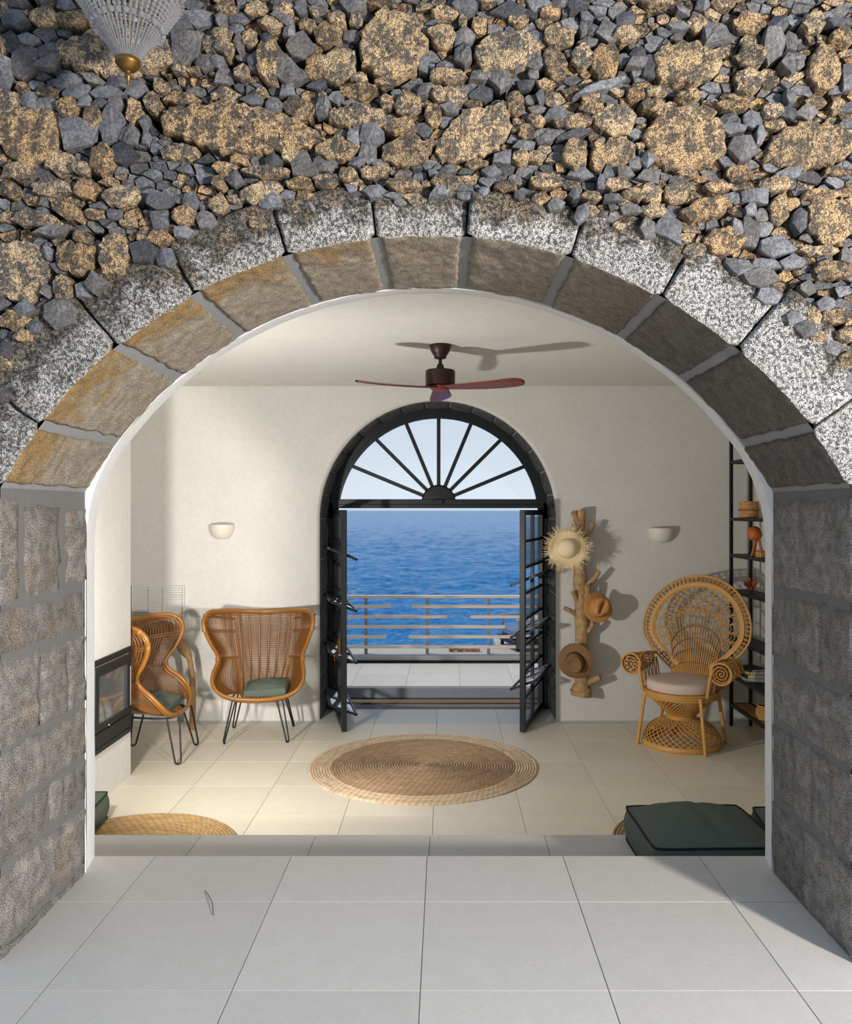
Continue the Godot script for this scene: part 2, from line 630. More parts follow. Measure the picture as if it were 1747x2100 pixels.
# one face of dressed stone: uses f(u, w) for the place and normal, uneven edge, raised middle
func block(mb: MB, nu: int, nw: int, f: Callable, proud: float, sd: float, cf: Callable, rough := 0.012) -> void:
	var rows := []
	var cols := []
	for i in nw + 1:
		var row := PackedVector3Array()
		var crow := PackedColorArray()
		for j in nu + 1:
			var u := 0.0 if j == 0 else (1.0 if j == nu else lerpf(0.012, 0.988, (j - 1.0) / (nu - 2.0)))
			var w := 0.0 if i == 0 else (1.0 if i == nw else lerpf(0.015, 0.985, (i - 1.0) / (nw - 2.0)))
			var e := minf(minf(j, nu - j), minf(i, nw - i))
			var lift := proud * sstep(-0.5, 3.0, e) - (0.03 if e < 0.5 else 0.0)
			var pn: Array = f.call(u, w)
			var p: Vector3 = pn[0]
			var q := p + Vector3(sd, sd * 2.0, 0)
			lift += rough * noise.get_noise_3dv(q * 7.0) + rough * 0.6 * noise.get_noise_3dv(q * 24.0)
			row.append(p + pn[1] * lift)
			crow.append(cf.call(u, w, p))
		rows.append(row)
		cols.append(crow)
	mb.grid(rows, false, false, cols)

func build_floors() -> void:
	var tiles := []
	for w in 2:
		var mb := MB.new()
		mb.box(Vector3(0.597, 0.02, 0.597), Transform3D(Basis(), Vector3(0, -0.01, 0)), 0.0005)
		tiles.append(mb.mesh())
	var spots := [-2.478, -1.878, -1.278, -0.678, -0.078, 0.522, 1.122, 1.722, 2.322]
	# patio floor and its landing
	var fl := thing("floor", "pale grey-white tiled patio floor running through the stone arch", "floor", Vector3.ZERO, 0.0, "", "structure")
	var mb := MB.new()
	mb.box(Vector3(12.0, 0.2, 10.0), Transform3D(Basis(), Vector3(0, -0.1018, 5.0 - FACE - 0.02)))
	mb.box(Vector3(2.93, 0.155, 0.85), Transform3D(Basis(), Vector3(-0.066, -0.0793, -3.256)))
	part("grout_bed", mb, M.grout, fl)
	for xi in spots.size():
		for k in 5:
			var d := 2.948 - 0.6 * k
			var wide := [0.298, 0.298]
			if k == 0:
				if xi < 1 or xi > 6: continue
			inst("tile", tiles[(xi + k) % 2], M["tile_%d" % ((xi * 7 + k * 5) % 3)], fl, Vector3(spots[xi] + 0.3, 0, -d))
	mb = MB.new()
	mb.box(Vector3(0.597, 0.02, 0.43), Transform3D(Basis(), Vector3(0, -0.01, 0)), 0.0005)
	var edge_tile := mb.mesh()
	for xi in range(1, 7):
		inst("tile", edge_tile, M["tile_%d" % (xi % 3)], fl, Vector3(spots[xi] + 0.3, 0, -3.466))
	# low step inside the arch
	var st := thing("floor_step", "wide tiled step one riser below the patio, inside the white room", "step", Vector3.ZERO, 0.0, "", "structure")
	mb = MB.new()
	mb.box(Vector3(5.9, 0.35, 0.66), Transform3D(Basis(), Vector3(-0.2, -0.3538, -4.03)))
	part("grout_bed", mb, M.grout, st)
	mb = MB.new()
	mb.box(Vector3(0.597, 0.02, 0.676), Transform3D(Basis(), Vector3(0, -0.01, 0)), 0.0005)
	var step_tile := mb.mesh()
	mb = MB.new()
	mb.box(Vector3(0.597, 0.34, 0.012), Transform3D(), 0.001)
	var riser := mb.mesh()
	mb = MB.new()
	mb.box(Vector3(0.597, 0.155, 0.012), Transform3D(), 0.001)
	var riser2 := mb.mesh()
	for xi in spots.size():
		inst("tile", step_tile, M["tile_%d" % ((xi + 1) % 3)], st, Vector3(spots[xi] + 0.3, -0.177, -4.036))
		inst("riser", riser, M.tile_1, st, Vector3(spots[xi] + 0.3, -0.36, -4.366))
		if xi > 1 and xi < 7:
			inst("riser", riser2, M.tile_1, st, Vector3(clampf(spots[xi] + 0.3, -1.24, 1.15), -0.098, -3.676))
	# room floor
	var rf := thing("floor", "cream tiled floor of the white room seen through the arch", "floor", Vector3.ZERO, 0.0, "", "structure")
	mb = MB.new()
	mb.box(Vector3(6.8, 0.2, 5.6), Transform3D(Basis(), Vector3(-0.1, FLOOR_Y - 0.1018, -6.4)))
	part("grout_bed", mb, M.grout, rf)
	for xi in range(-1, 10):
		for k in 7:
			var d := 4.71 + 0.6 * k
			inst("tile", tiles[(xi + k + 1) % 2], M[("cream_tile_%d" if d < 8.0 else "tile_%d") % ((xi * 5 + k * 7 + 10) % 3)], rf, Vector3(-2.478 + 0.6 * xi + 0.3, FLOOR_Y, -d))
	# threshold and terrace
	var tf := thing("floor_terrace", "white tiled terrace floor beyond the open doors", "terrace", Vector3.ZERO, 0.0, "", "structure")
	mb = MB.new()
	mb.box(Vector3(9.0, 0.3, 1.5), Transform3D(Basis(), Vector3(0, -0.402 - 0.1518, -9.86)))
	part("grout_bed", mb, M.grout, tf)
	mb = MB.new()
	mb.box(Vector3(0.597, 0.02, 0.68), Transform3D(Basis(), Vector3(0, -0.01, 0)), 0.0005)
	var terrace_tile := mb.mesh()
	for xi in range(-5, 6):
		for k in 2:
			inst("tile", terrace_tile, M["tile_%d" % ((xi + k + 9) % 3)], tf, Vector3(-0.13 + 0.6 * xi, -0.402, -9.47 - 0.683 * k))
	var rs := thing("floor_riser", "dark grey stone riser up to the terrace behind the open doors", "step", Vector3.ZERO, 0.0, "", "structure")
	mb = MB.new()
	mb.box(Vector3(2.6, 0.115, 0.04), Transform3D(Basis(), Vector3(-0.05, -0.465, -9.105)), 0.004)
	part("riser", mb, M.riser_stone, rs)
	mb = MB.new()
	mb.box(Vector3(2.3, 0.012, 0.035), Transform3D(Basis(), Vector3(-0.06, FLOOR_Y + 0.006, -8.86)), 0.003)
	part("door_track", mb, M.brass, rs)
	# kerb and ledge under the railing
	var kb := thing("trim_kerb", "low grey concrete kerb under the terrace railing", "kerb", Vector3.ZERO, 0.0, "", "structure")
	mb = MB.new()
	mb.box(Vector3(9.0, 0.2, 0.72), Transform3D(Basis(), Vector3(0, -0.41, -10.88)), 0.01)
	mb.box(Vector3(3.6, 0.199, 0.9), Transform3D(Basis(), Vector3(2.5, -0.4105, -11.65)), 0.01)
	part("ledge", mb, M.concrete, kb)
	mb = MB.new()
	mb.box(Vector3(9.0, 0.03, 0.02), Transform3D(Basis(), Vector3(0, -0.385, -10.51)))  # black strip painted in for the shadow along the kerb's foot
	part("painted_shadow_line", mb, M.hole, kb)

func build_shell() -> void:
	# back wall with the arched doorway
	var wb := thing("wall_back", "white plaster far wall with the arched sea doorway", "wall", Vector3.ZERO, 0.0, "", "structure")
	var mb := MB.new()
	var prof := arch_profile(DOOR_X, DOOR_R, FLOOR_Y, DOOR_SPRING, DOOR_R + 0.0005, 40)
	var lip := arch_profile(DOOR_X, DOOR_R + 0.03, FLOOR_Y, DOOR_SPRING, DOOR_R + 0.0305, 40)
	var lip2 := arch_profile(DOOR_X, DOOR_R + 0.009, FLOOR_Y, DOOR_SPRING, DOOR_R + 0.0095, 40)
	ring_face(mb, lip, Vector2(-3.5, FLOOR_Y - 0.2), Vector2(3.25, CEIL_Y + 0.2), BACK)
	var l := []
	for q in [[lip, BACK], [lip2, BACK + 0.01], [prof, BACK + 0.035]]:
		var row := PackedVector3Array()
		for p in q[0]:
			row.append(Vector3(p.x, p.y, -q[1]))
		l.append(row)
	mb.grid(l)
	part("plaster", mb, M.plaster, wb)
	mb = MB.new()
	ring_face(mb, prof, Vector2(-3.5, FLOOR_Y - 0.2), Vector2(3.25, CEIL_Y + 0.2), 9.05)
	soffit(mb, prof, BACK + 0.03, prof, 9.05)
	part("masonry", mb, M.mortar, wb)
	# reveal stones
	var stone_col := func(_u: float, _w: float, p: Vector3) -> Color:
		var k := 0.15 + 0.12 * noise.get_noise_3dv(p * 25.0)
		return Color(k * 1.05, k * 1.02, k * 0.95)
	for k in 15:
		var a0 := -PI / 2 + PI * k / 15.0 + 0.006
		var a1 := -PI / 2 + PI * (k + 1) / 15.0 - 0.006
		mb = MB.new()
		mb.colored = true
		block(mb, 8, 10, func(u: float, w: float) -> Array:
			var a := lerpf(a0, a1, u)
			return [Vector3(DOOR_X + DOOR_R * sin(a), DOOR_SPRING + DOOR_R * cos(a), -lerpf(BACK + 0.04, 8.72, w)), Vector3(-sin(a), -cos(a), 0)], 0.02, k * 3.1, stone_col, 0.008)
		part("reveal_stone", mb, M.pitted_stone, wb)
	for s in [-1.0, 1.0]:
		var y := FLOOR_Y
		for k in 5:
			var y1: float = y + [0.42, 0.36, 0.45, 0.34, 0.402][k]
			mb = MB.new()
			mb.colored = true
			block(mb, 8, 10, func(u: float, w: float) -> Array:
				return [Vector3(DOOR_X + s * DOOR_R, lerpf(y + 0.005, y1 - 0.005, u), -lerpf(BACK + 0.04, 8.72, w)), Vector3(-s, 0, 0)], 0.02, k * 5.1 + s, stone_col, 0.008)
			part("reveal_stone", mb, M.pitted_stone, wb)
			y = y1
	# side walls, ceiling, chimney breast
	mb = MB.new()
	mb.box(Vector3(0.2, CEIL_Y - FLOOR_Y + 0.4, 4.7), Transform3D(Basis(), Vector3(-3.4, (CEIL_Y + FLOOR_Y) / 2, -5.85)))
	tag(part("wall_left", mb, M.plaster, self), "white plaster left side wall of the room behind the chimney breast", "wall", "", "structure")
	mb = MB.new()
	mb.box(Vector3(0.2, CEIL_Y - FLOOR_Y + 0.4, 4.7), Transform3D(Basis(), Vector3(3.15, (CEIL_Y + FLOOR_Y) / 2, -5.85)))
	tag(part("wall_right", mb, M.plaster, self), "white plaster right side wall behind the black shelf", "wall", "", "structure")
	mb = MB.new()
	mb.box(Vector3(6.75, 0.2, 5.5), Transform3D(Basis(), Vector3(-0.125, CEIL_Y + 0.1, -6.4)))
	tag(part("ceiling", mb, M.plaster, self), "white plaster ceiling carrying the ceiling fan", "ceiling", "", "structure")
	var ch := thing("wall_chimney", "white plaster chimney breast at the left holding the black stove", "wall", Vector3.ZERO, 0.0, "", "structure")
	mb = MB.new()
	var lo := Vector3(-3.32, FLOOR_Y, 5.55)
	var hi := Vector3(-2.439, CEIL_Y, 6.464)
	for q in [[lo.y, -0.13, lo.z, hi.z], [0.425, hi.y, lo.z, hi.z], [-0.13, 0.425, lo.z, 5.70], [-0.13, 0.425, 6.385, hi.z]]:
		mb.box(Vector3(hi.x - lo.x, q[1] - q[0], q[3] - q[2]), Transform3D(Basis(), Vector3((lo.x + hi.x) / 2, (q[0] + q[1]) / 2, -(q[2] + q[3]) / 2)))
	part("plaster", mb, M.plaster, ch)

# ---------------------------------------------------------------- the dry-stone wall with its arch
func arch_out(a: float) -> float:   # depth of the voussoir ring at angle a from the crown
	return 0.115 + 0.12 * sstep(0.1, 0.9, absf(a)) + 0.015 * sin(a * 23.0)

func build_arch() -> Node3D:
	var wf := thing("wall_front", "rough volcanic stone wall pierced by the wide stone arch", "wall", Vector3.ZERO, 0.0, "", "structure")
	var prof := arch_profile(ARCH_X, ARCH_HALF + 0.007, -0.03, ARCH_CY, ARCH_R + 0.007, 48)
	var mb := MB.new()
	ring_face(mb, prof, Vector2(-3.5, -0.6), Vector2(3.25, 4.1), FACE + 0.085)
	part("dark_bedding", mb, M.dark_bed, wf)
	mb = MB.new()
	soffit(mb, prof.slice(8, prof.size() - 8), FACE + 0.03, prof.slice(8, prof.size() - 8), STONE_BACK + 0.02)
	part("mortar", mb, M.mortar, wf)
	mb = MB.new()
	for foot in [prof.slice(0, 9), prof.slice(prof.size() - 9)]:
		soffit(mb, foot, FACE + 0.03, foot, STONE_BACK + 0.02)
	part("jamb_mortar", mb, M.mortar_shaded, wf)
	# white plaster lining behind the stones, splayed a little
	var a := arch_profile(ARCH_X, ARCH_HALF + 0.004, -0.03, ARCH_CY, ARCH_R + 0.004, 48)
	var a2 := arch_profile(ARCH_X, ARCH_HALF + 0.012, -0.03, ARCH_CY, ARCH_R + 0.010, 48)
	var b := arch_profile(ARCH_X, ARCH_HALF + 0.034, -0.03, ARCH_CY, ARCH_R + 0.024, 48)
	mb = MB.new()
	var rows := []
	for q in [[arch_profile(ARCH_X, ARCH_HALF + 0.07, -0.03, ARCH_CY, ARCH_R + 0.07, 48), STONE_BACK + 0.004], [a, STONE_BACK + 0.002], [a2, STONE_BACK + 0.03], [b, INNER - 0.01], [arch_profile(ARCH_X, ARCH_HALF + 0.05, -0.03, ARCH_CY, ARCH_R + 0.04, 48), INNER]]:
		var row := PackedVector3Array()
		var i := 0
		for p in eased(q[0]):
			row.append(Vector3(p.x + 0.004 * noise.get_noise_2d(i * 0.45, q[1] * 45.0), p.y + 0.004 * noise.get_noise_2d(i * 0.45 + 50.0, q[1] * 45.0), -q[1]))
			i += 1
		rows.append(row)
	mb.grid(rows)
	part("plaster_edge", mb, M.lime_edge, wf)
	mb = MB.new()
	ring_face(mb, eased(arch_profile(ARCH_X, ARCH_HALF + 0.05, FLOOR_Y - 0.1, ARCH_CY, ARCH_R + 0.04, 48)), Vector2(-3.5, FLOOR_Y - 0.2), Vector2(3.25, 4.1), INNER)
	mb.box(Vector3(6.75, 0.05, 0.9), Transform3D(Basis(), Vector3(-0.125, 4.1, -3.28)))
	mb.box(Vector3(0.05, 4.7, 0.9), Transform3D(Basis(), Vector3(-3.5, 1.75, -3.28)))
	mb.box(Vector3(0.05, 4.7, 0.9), Transform3D(Basis(), Vector3(3.25, 1.75, -3.28)))
	part("plaster", mb, M.plaster, wf)
	# voussoirs: face, rounded arris and soffit run over one grid
	var cuts := [-61.4, -52.6, -39.6, -28.5, -16.6, -5.9, 4.8, 17.4, 29.2, 40.0, 53.0, 61.4]
	for k in 11:
		var t0: float = deg_to_rad(cuts[k])
		var t1: float = deg_to_rad(cuts[k + 1])
		var sd := k * 7.3
		var depth := arch_out((t0 + t1) / 2) + 0.035
		var off := 0.010 * sin(k * 2.3)
		var rd := 0.014
		var nu := 30
		var marks := []   # distance along the section: face downwards, arris, soffit inwards
		for m in 15:
			marks.append(depth * m / 15.0)
		for m in 4:
			marks.append(depth + 0.022 * m / 3.0)
		for m in 30:
			marks.append(depth + 0.022 + (STONE_BACK - FACE - rd) * (m + 1) / 30.0)
		var fr := []
		var fc := []
		var sr := []
		var sc := []
		for i in marks.size():
			var s: float = marks[i]
			var row := PackedVector3Array()
			var crow := PackedColorArray()
			for jj in nu + 1:
				var u := 0.0 if jj == 0 else (1.0 if jj == nu else lerpf(0.010, 0.990, (jj - 1.0) / (nu - 2.0)))
				var on_face := s < depth
				var gap := 0.001 if s < depth + 0.01 else 0.011
				var ang := lerpf(t0 + gap, t1 - gap, u)
				if s > depth + 0.02:
					ang += 0.006 * noise.get_noise_2d(s * 9.0, (k if u < 0.5 else k + 1) * 5.0) * sstep(4.0, 0.0, minf(jj, nu - jj))
				var rout := Vector3(sin(ang), cos(ang), 0)
				var r := ARCH_R + 0.004
				var z := -FACE + off
				var nrm := Vector3(0, 0, 1)
				if on_face:
					r += rd + depth - s
					z += 0.014 * sin((1.0 - s / depth) * 2.6) - 0.014
				elif s <= depth + 0.0221:
					var bend := (s - depth) / 0.022 * PI / 2
					r += rd * (1.0 - sin(bend))
					z -= rd * (1.0 - cos(bend)) + 0.014
					nrm = (Vector3(0, 0, 1) * cos(bend) - rout * sin(bend)).normalized()
				else:
					z -= rd + (s - depth - 0.022) + 0.014 * (1.0 - (s - depth - 0.022) / 0.68)
					nrm = -rout
				var p := Vector3(ARCH_X + r * rout.x, ARCH_CY + r * rout.y, z)
				var q := p + Vector3(sd, sd, 0)
				var e := minf(jj, nu - jj)
				var rough := 0.020 if on_face else 0.007
				var lift := 0.008 * sstep(-0.5, 3.0, e) + rough * noise.get_noise_3dv(q * 6.0) + 0.5 * rough * noise.get_noise_3dv(q * 26.0)
				lift -= 0.03 if jj == 0 or jj == nu or i == 0 else 0.0
				lift -= 0.008 * sstep(2.0, 0.0, marks.size() - 1.0 - i)
				row.append(p + nrm * lift)
				var n1 := noise.get_noise_3dv(p * 9.0)
				var n2 := noise.get_noise_3dv(p * 30.0 + Vector3(3, 0, 0))
				if s < depth + 0.012:
					var w := 1.0 - s / depth
					var lime := sstep(0.56, 0.16, w + 0.6 * n1 + 0.35 * n2 - 0.32 * sstep(0.1, 0.7, ang)) * (0.82 + 0.18 * sstep(-0.2, 0.5, ang))
					var raw := Color(0.44, 0.39, 0.32).lerp(Color(0.15, 0.145, 0.14), clampf(0.5 + n2 * 1.4, 0, 1))
					raw = raw.lerp(Color(0.50, 0.37, 0.24), sstep(0.1, 0.45, noise.get_noise_3dv(p * 7.0 + Vector3(9, 3, 1))) * 0.8)
					crow.append(raw.lerp(Color(0.97, 0.965, 0.955), clampf(lime, 0, 1)))
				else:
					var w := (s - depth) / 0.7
					var base := Color(0.54, 0.475, 0.375).lerp(Color(0.21, 0.19, 0.17), sstep(0.2, 0.65, ang))  # right side of the arch: shade put into the stone colour
					base = base.lerp(Color(0.50, 0.465, 0.41) * (1.0 - 0.45 * sstep(0.2, 0.65, ang)), clampf(0.5 + 1.4 * n1, 0, 1) * 0.45)  # grey patches get the same painted shade on the right
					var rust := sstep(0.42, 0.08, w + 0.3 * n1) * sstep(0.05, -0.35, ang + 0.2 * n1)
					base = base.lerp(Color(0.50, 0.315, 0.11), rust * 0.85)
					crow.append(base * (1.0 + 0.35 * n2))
			if s < depth + 0.012:
				fr.append(row)
				fc.append(crow)
			else:
				if sr.is_empty():
					fr.append(row)
					fc.append(fc[fc.size() - 1])
				sr.append(row)
				sc.append(crow)
		var face := MB.new()
		face.colored = true
		face.grid(fr, false, false, fc)
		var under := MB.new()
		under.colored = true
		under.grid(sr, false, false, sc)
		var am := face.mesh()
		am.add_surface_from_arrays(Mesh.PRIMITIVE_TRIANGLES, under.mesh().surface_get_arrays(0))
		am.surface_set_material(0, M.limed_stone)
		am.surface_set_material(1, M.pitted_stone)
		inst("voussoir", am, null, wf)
	# jamb stones: [side, bottom, top, front depth, back depth]
	var jambs := [
		["left", 1.205, 1.575, 2.79, 2.955], ["left", 1.215, 1.545, 3.005, 3.27], ["left", 1.235, 1.53, 3.33, 3.51],
		["left", 1.035, 1.185, 2.79, 3.51], ["left", 0.715, 1.01, 2.79, 3.115], ["left", 0.72, 1.005, 3.125, 3.345], ["left", 0.72, 1.005, 3.352, 3.51],
		["left", 0.505, 0.69, 2.79, 3.51], ["left", 0.305, 0.48, 2.79, 3.18], ["left", 0.31, 0.475, 3.19, 3.31], ["left", 0.31, 0.475, 3.32, 3.51],
		["left", 0.05, 0.28, 2.79, 3.51], ["left", -0.02, 0.028, 2.79, 3.51],
		["right", 1.215, 1.57, 2.79, 3.51], ["right", 0.915, 1.185, 2.79, 3.06], ["right", 0.92, 1.18, 3.067, 3.28], ["right", 0.92, 1.18, 3.288, 3.51],
		["right", 0.655, 0.89, 2.79, 3.51], ["right", 0.33, 0.63, 2.79, 2.985], ["right", 0.335, 0.63, 2.992, 3.135], ["right", 0.335, 0.63, 3.142, 3.305], ["right", 0.335, 0.63, 3.312, 3.51],
		["right", 0.01, 0.305, 2.79, 3.205], ["right", 0.01, 0.305, 3.215, 3.51]]
	var jn := 0
	for q in jambs:
		jn += 1
		var s := -1.0 if q[0] == "left" else 1.0
		var sd := jn * 4.7
		var tone := 0.85 + 0.3 * absf(sin(jn * 1.7))
		mb = MB.new()
		mb.colored = true
		var col := func(_u: float, _w: float, p: Vector3) -> Color:
			var nz := noise.get_noise_3dv(p * 10.0)
			var c := Color(0.245, 0.235, 0.218).lerp(Color(0.37, 0.355, 0.34), clampf(0.5 + nz * 1.3, 0, 1))
			c = c.lerp(Color(0.36, 0.28, 0.21), sstep(0.1, 0.5, noise.get_noise_3dv(p * 4.0 + Vector3(5, 5, 5))) * 0.6)
			return c * tone * 1.3
		var nu := maxi(6, int((q[4] - q[3]) / 0.028))
		var nw := maxi(5, int((q[2] - q[1]) / 0.028))
		block(mb, nu, nw, func(u: float, w: float) -> Array:
			var y := lerpf(q[1], q[2], w) + 0.020 * noise.get_noise_2d(u * 2.2 + sd, w * 0.4)
			var z := lerpf(q[3], q[4], u)
			if z < 3.48 and z > 2.83:
				z += 0.022 * noise.get_noise_2d(w * 2.2 + sd * 3.0, u * 0.5)
			return [Vector3(ARCH_X + s * (ARCH_HALF + 0.008), y, -z), Vector3(-s, 0, 0)], 0.010, sd, col, 0.012)
		if q[3] < 2.8:   # the quoin's other face, on the wall's front
			block(mb, 12, nw, func(u: float, w: float) -> Array:
				return [Vector3(ARCH_X + s * (ARCH_HALF - 0.002 + 0.38 * u), lerpf(q[1], q[2], w), -FACE + 0.016), Vector3(0, 0, 1)], 0.012, sd, func(u: float, w: float, p: Vector3) -> Color:
				var c: Color = col.call(u, w, p)
				return c.lerp(Color(0.9, 0.9, 0.9), sstep(-0.1, 0.4, noise.get_noise_3dv(p * 12.0)) * (0.75 if s > 0 else 0.25)), 0.02)
		part("jamb_stone", mb, M.pitted_stone, wf)
	return wf

# an irregular stone lying in the wall: outline (metres, in the wall's plane), front height, kind
func stone_mesh(poly: PackedVector2Array, h: float, kind: String, fine: int, sd: float) -> ArrayMesh:
	var cen := Vector2.ZERO
	for p in poly:
		cen += p
	cen /= poly.size()
	var size := 0.0
	for p in poly:
		size = maxf(size, p.distance_to(cen))
	var mb := MB.new()
	mb.colored = true
	var rows := []
	var cols := []
	var scales: Array
	if kind == "chip":
		scales = [[1.0, -0.09], [1.0, 0.0], [0.95, 1.0], [0.5, 1.0], [0.02, 1.0]]
	else:
		scales = [[0.97, -0.09], [1.0, -0.3], [0.995, 0.45], [0.97, 0.85], [0.91, 0.98]]
		for k in fine:
			scales.append([lerpf(0.72, 0.02, float(k) / maxf(1.0, fine - 1)), 1.0])
	var d1 := Vector2.from_angle(sd * 3.7)
	var d2 := Vector2.from_angle(sd * 3.7 + 2.2)
	var s1 := 0.25 + 0.5 * absf(sin(sd * 5.1))
	var tilt := Vector2(sin(sd * 9.0), cos(sd * 7.0)) * 0.22
	var base: Color
	var f := absf(sin(sd * 12.9898)) 
	var f2 := absf(sin(sd * 78.233))
	if kind == "chip":
		base = Color(0.27, 0.275, 0.295).lerp(Color(0.80, 0.81, 0.84), f)
		if f2 > 0.86:
			base = base.lerp(Color(0.72, 0.64, 0.56), 0.6)
	elif kind == "dark":
		base = Color(0.55, 0.52, 0.50).lerp(Color(0.75, 0.72, 0.68), f)
	else:
		base = Color(0.60, 0.57, 0.53).lerp(Color(1.08, 1.06, 1.03), f)
		if f2 > 0.8:
			base = base.lerp(Color(0.95, 0.72, 0.45), 0.3)
	for s in scales:
		var row := PackedVector3Array()
		var crow := PackedColorArray()
		for p in poly:
			var q: Vector2 = (p - cen) * s[0]
			var z: float
			if s[1] < -0.05 and s[0] != 1.0 or s[1] == -0.09:
				z = -0.085
			elif kind == "chip":
				var t: Vector2 = q / size
				z = h * (1.0 - s1 * maxf(0.0, t.dot(d1)) - 0.5 * maxf(0.0, t.dot(d2) - 0.1) + t.dot(tilt))
				z -= 0.006 if s[1] == 0.0 else 0.0
			else:
				var k: float = s[1]
				var t: Vector2 = q / size
				z = h * k * (1.0 + 0.9 * t.dot(tilt) - 0.3 * s1 * maxf(0.0, t.dot(d1)))
				var w3 := Vector3(q.x + cen.x, q.y + cen.y, sd)
				var amp := minf(size, 0.09)
				z += (amp * 0.16 * noise.get_noise_3dv(w3 * (0.5 / amp)) + 0.010 * noise.get_noise_3dv(w3 * 20.0)) * (0.35 + 0.65 * k) + 0.005 * noise.get_noise_3dv(w3 * 60.0)
				z -= h * 0.35 * maxf(0.0, t.dot(d2) - 0.25)
			row.append(Vector3(q.x + cen.x, q.y + cen.y, z))
			crow.append(base)
		rows.append(row)
		cols.append(crow)
	if kind == "chip" or kind == "dark":
		var out := MB.new()
		out.colored = true
		out.tint = base
		for i in rows.size() - 1:
			for j in poly.size():
				var j2 := (j + 1) % poly.size()
				out.tri(rows[i][j], rows[i][j2], rows[i + 1][j2])
				out.tri(rows[i][j], rows[i + 1][j2], rows[i + 1][j])
		return out.mesh(true)
	mb.grid(rows, false, true, cols)
	return mb.mesh()

func clip(poly: PackedVector2Array, p: Vector2, nrm: Vector2) -> PackedVector2Array:   # keeps the side where (x - p).nrm <= 0
	var out := PackedVector2Array()
	var m := poly.size()
	for i in m:
		var a := poly[i]
		var b := poly[(i + 1) % m]
		var da := (a - p).dot(nrm)
		var db := (b - p).dot(nrm)
		if da <= 0.0:
			out.append(a)
		if (da < 0.0 and db > 0.0) or (da > 0.0 and db < 0.0):
			out.append(a.lerp(b, da / (da - db)))
	return out

func to_wall(p: Vector2) -> Vector2:
	return Vector2((p.x - CX) * WX, EYE - (p.y - CY) * WX)

func wobble(poly: PackedVector2Array, step: float, amp: float, sd: float) -> PackedVector2Array:   # resamples an outline and roughens it
	var out := PackedVector2Array()
	var m := poly.size()
	for i in m:
		var a := poly[i]
		var b := poly[(i + 1) % m]
		var k := maxi(1, int(round(a.distance_to(b) / step)))
		var nn := (b - a).orthogonal().normalized()
		for j in k:
			var p := a.lerp(b, float(j) / k)
			out.append(p + amp * Vector2(noise.get_noise_2d(p.x * 0.045 + sd * 1.6, p.y * 0.045), noise.get_noise_2d(p.x * 0.045 + 40.0 + sd, p.y * 0.045)) + 0.3 * amp * Vector2(noise.get_noise_2d(p.x * 0.15, p.y * 0.15), noise.get_noise_2d(p.x * 0.15 + 9.0, p.y * 0.15)))
	return out

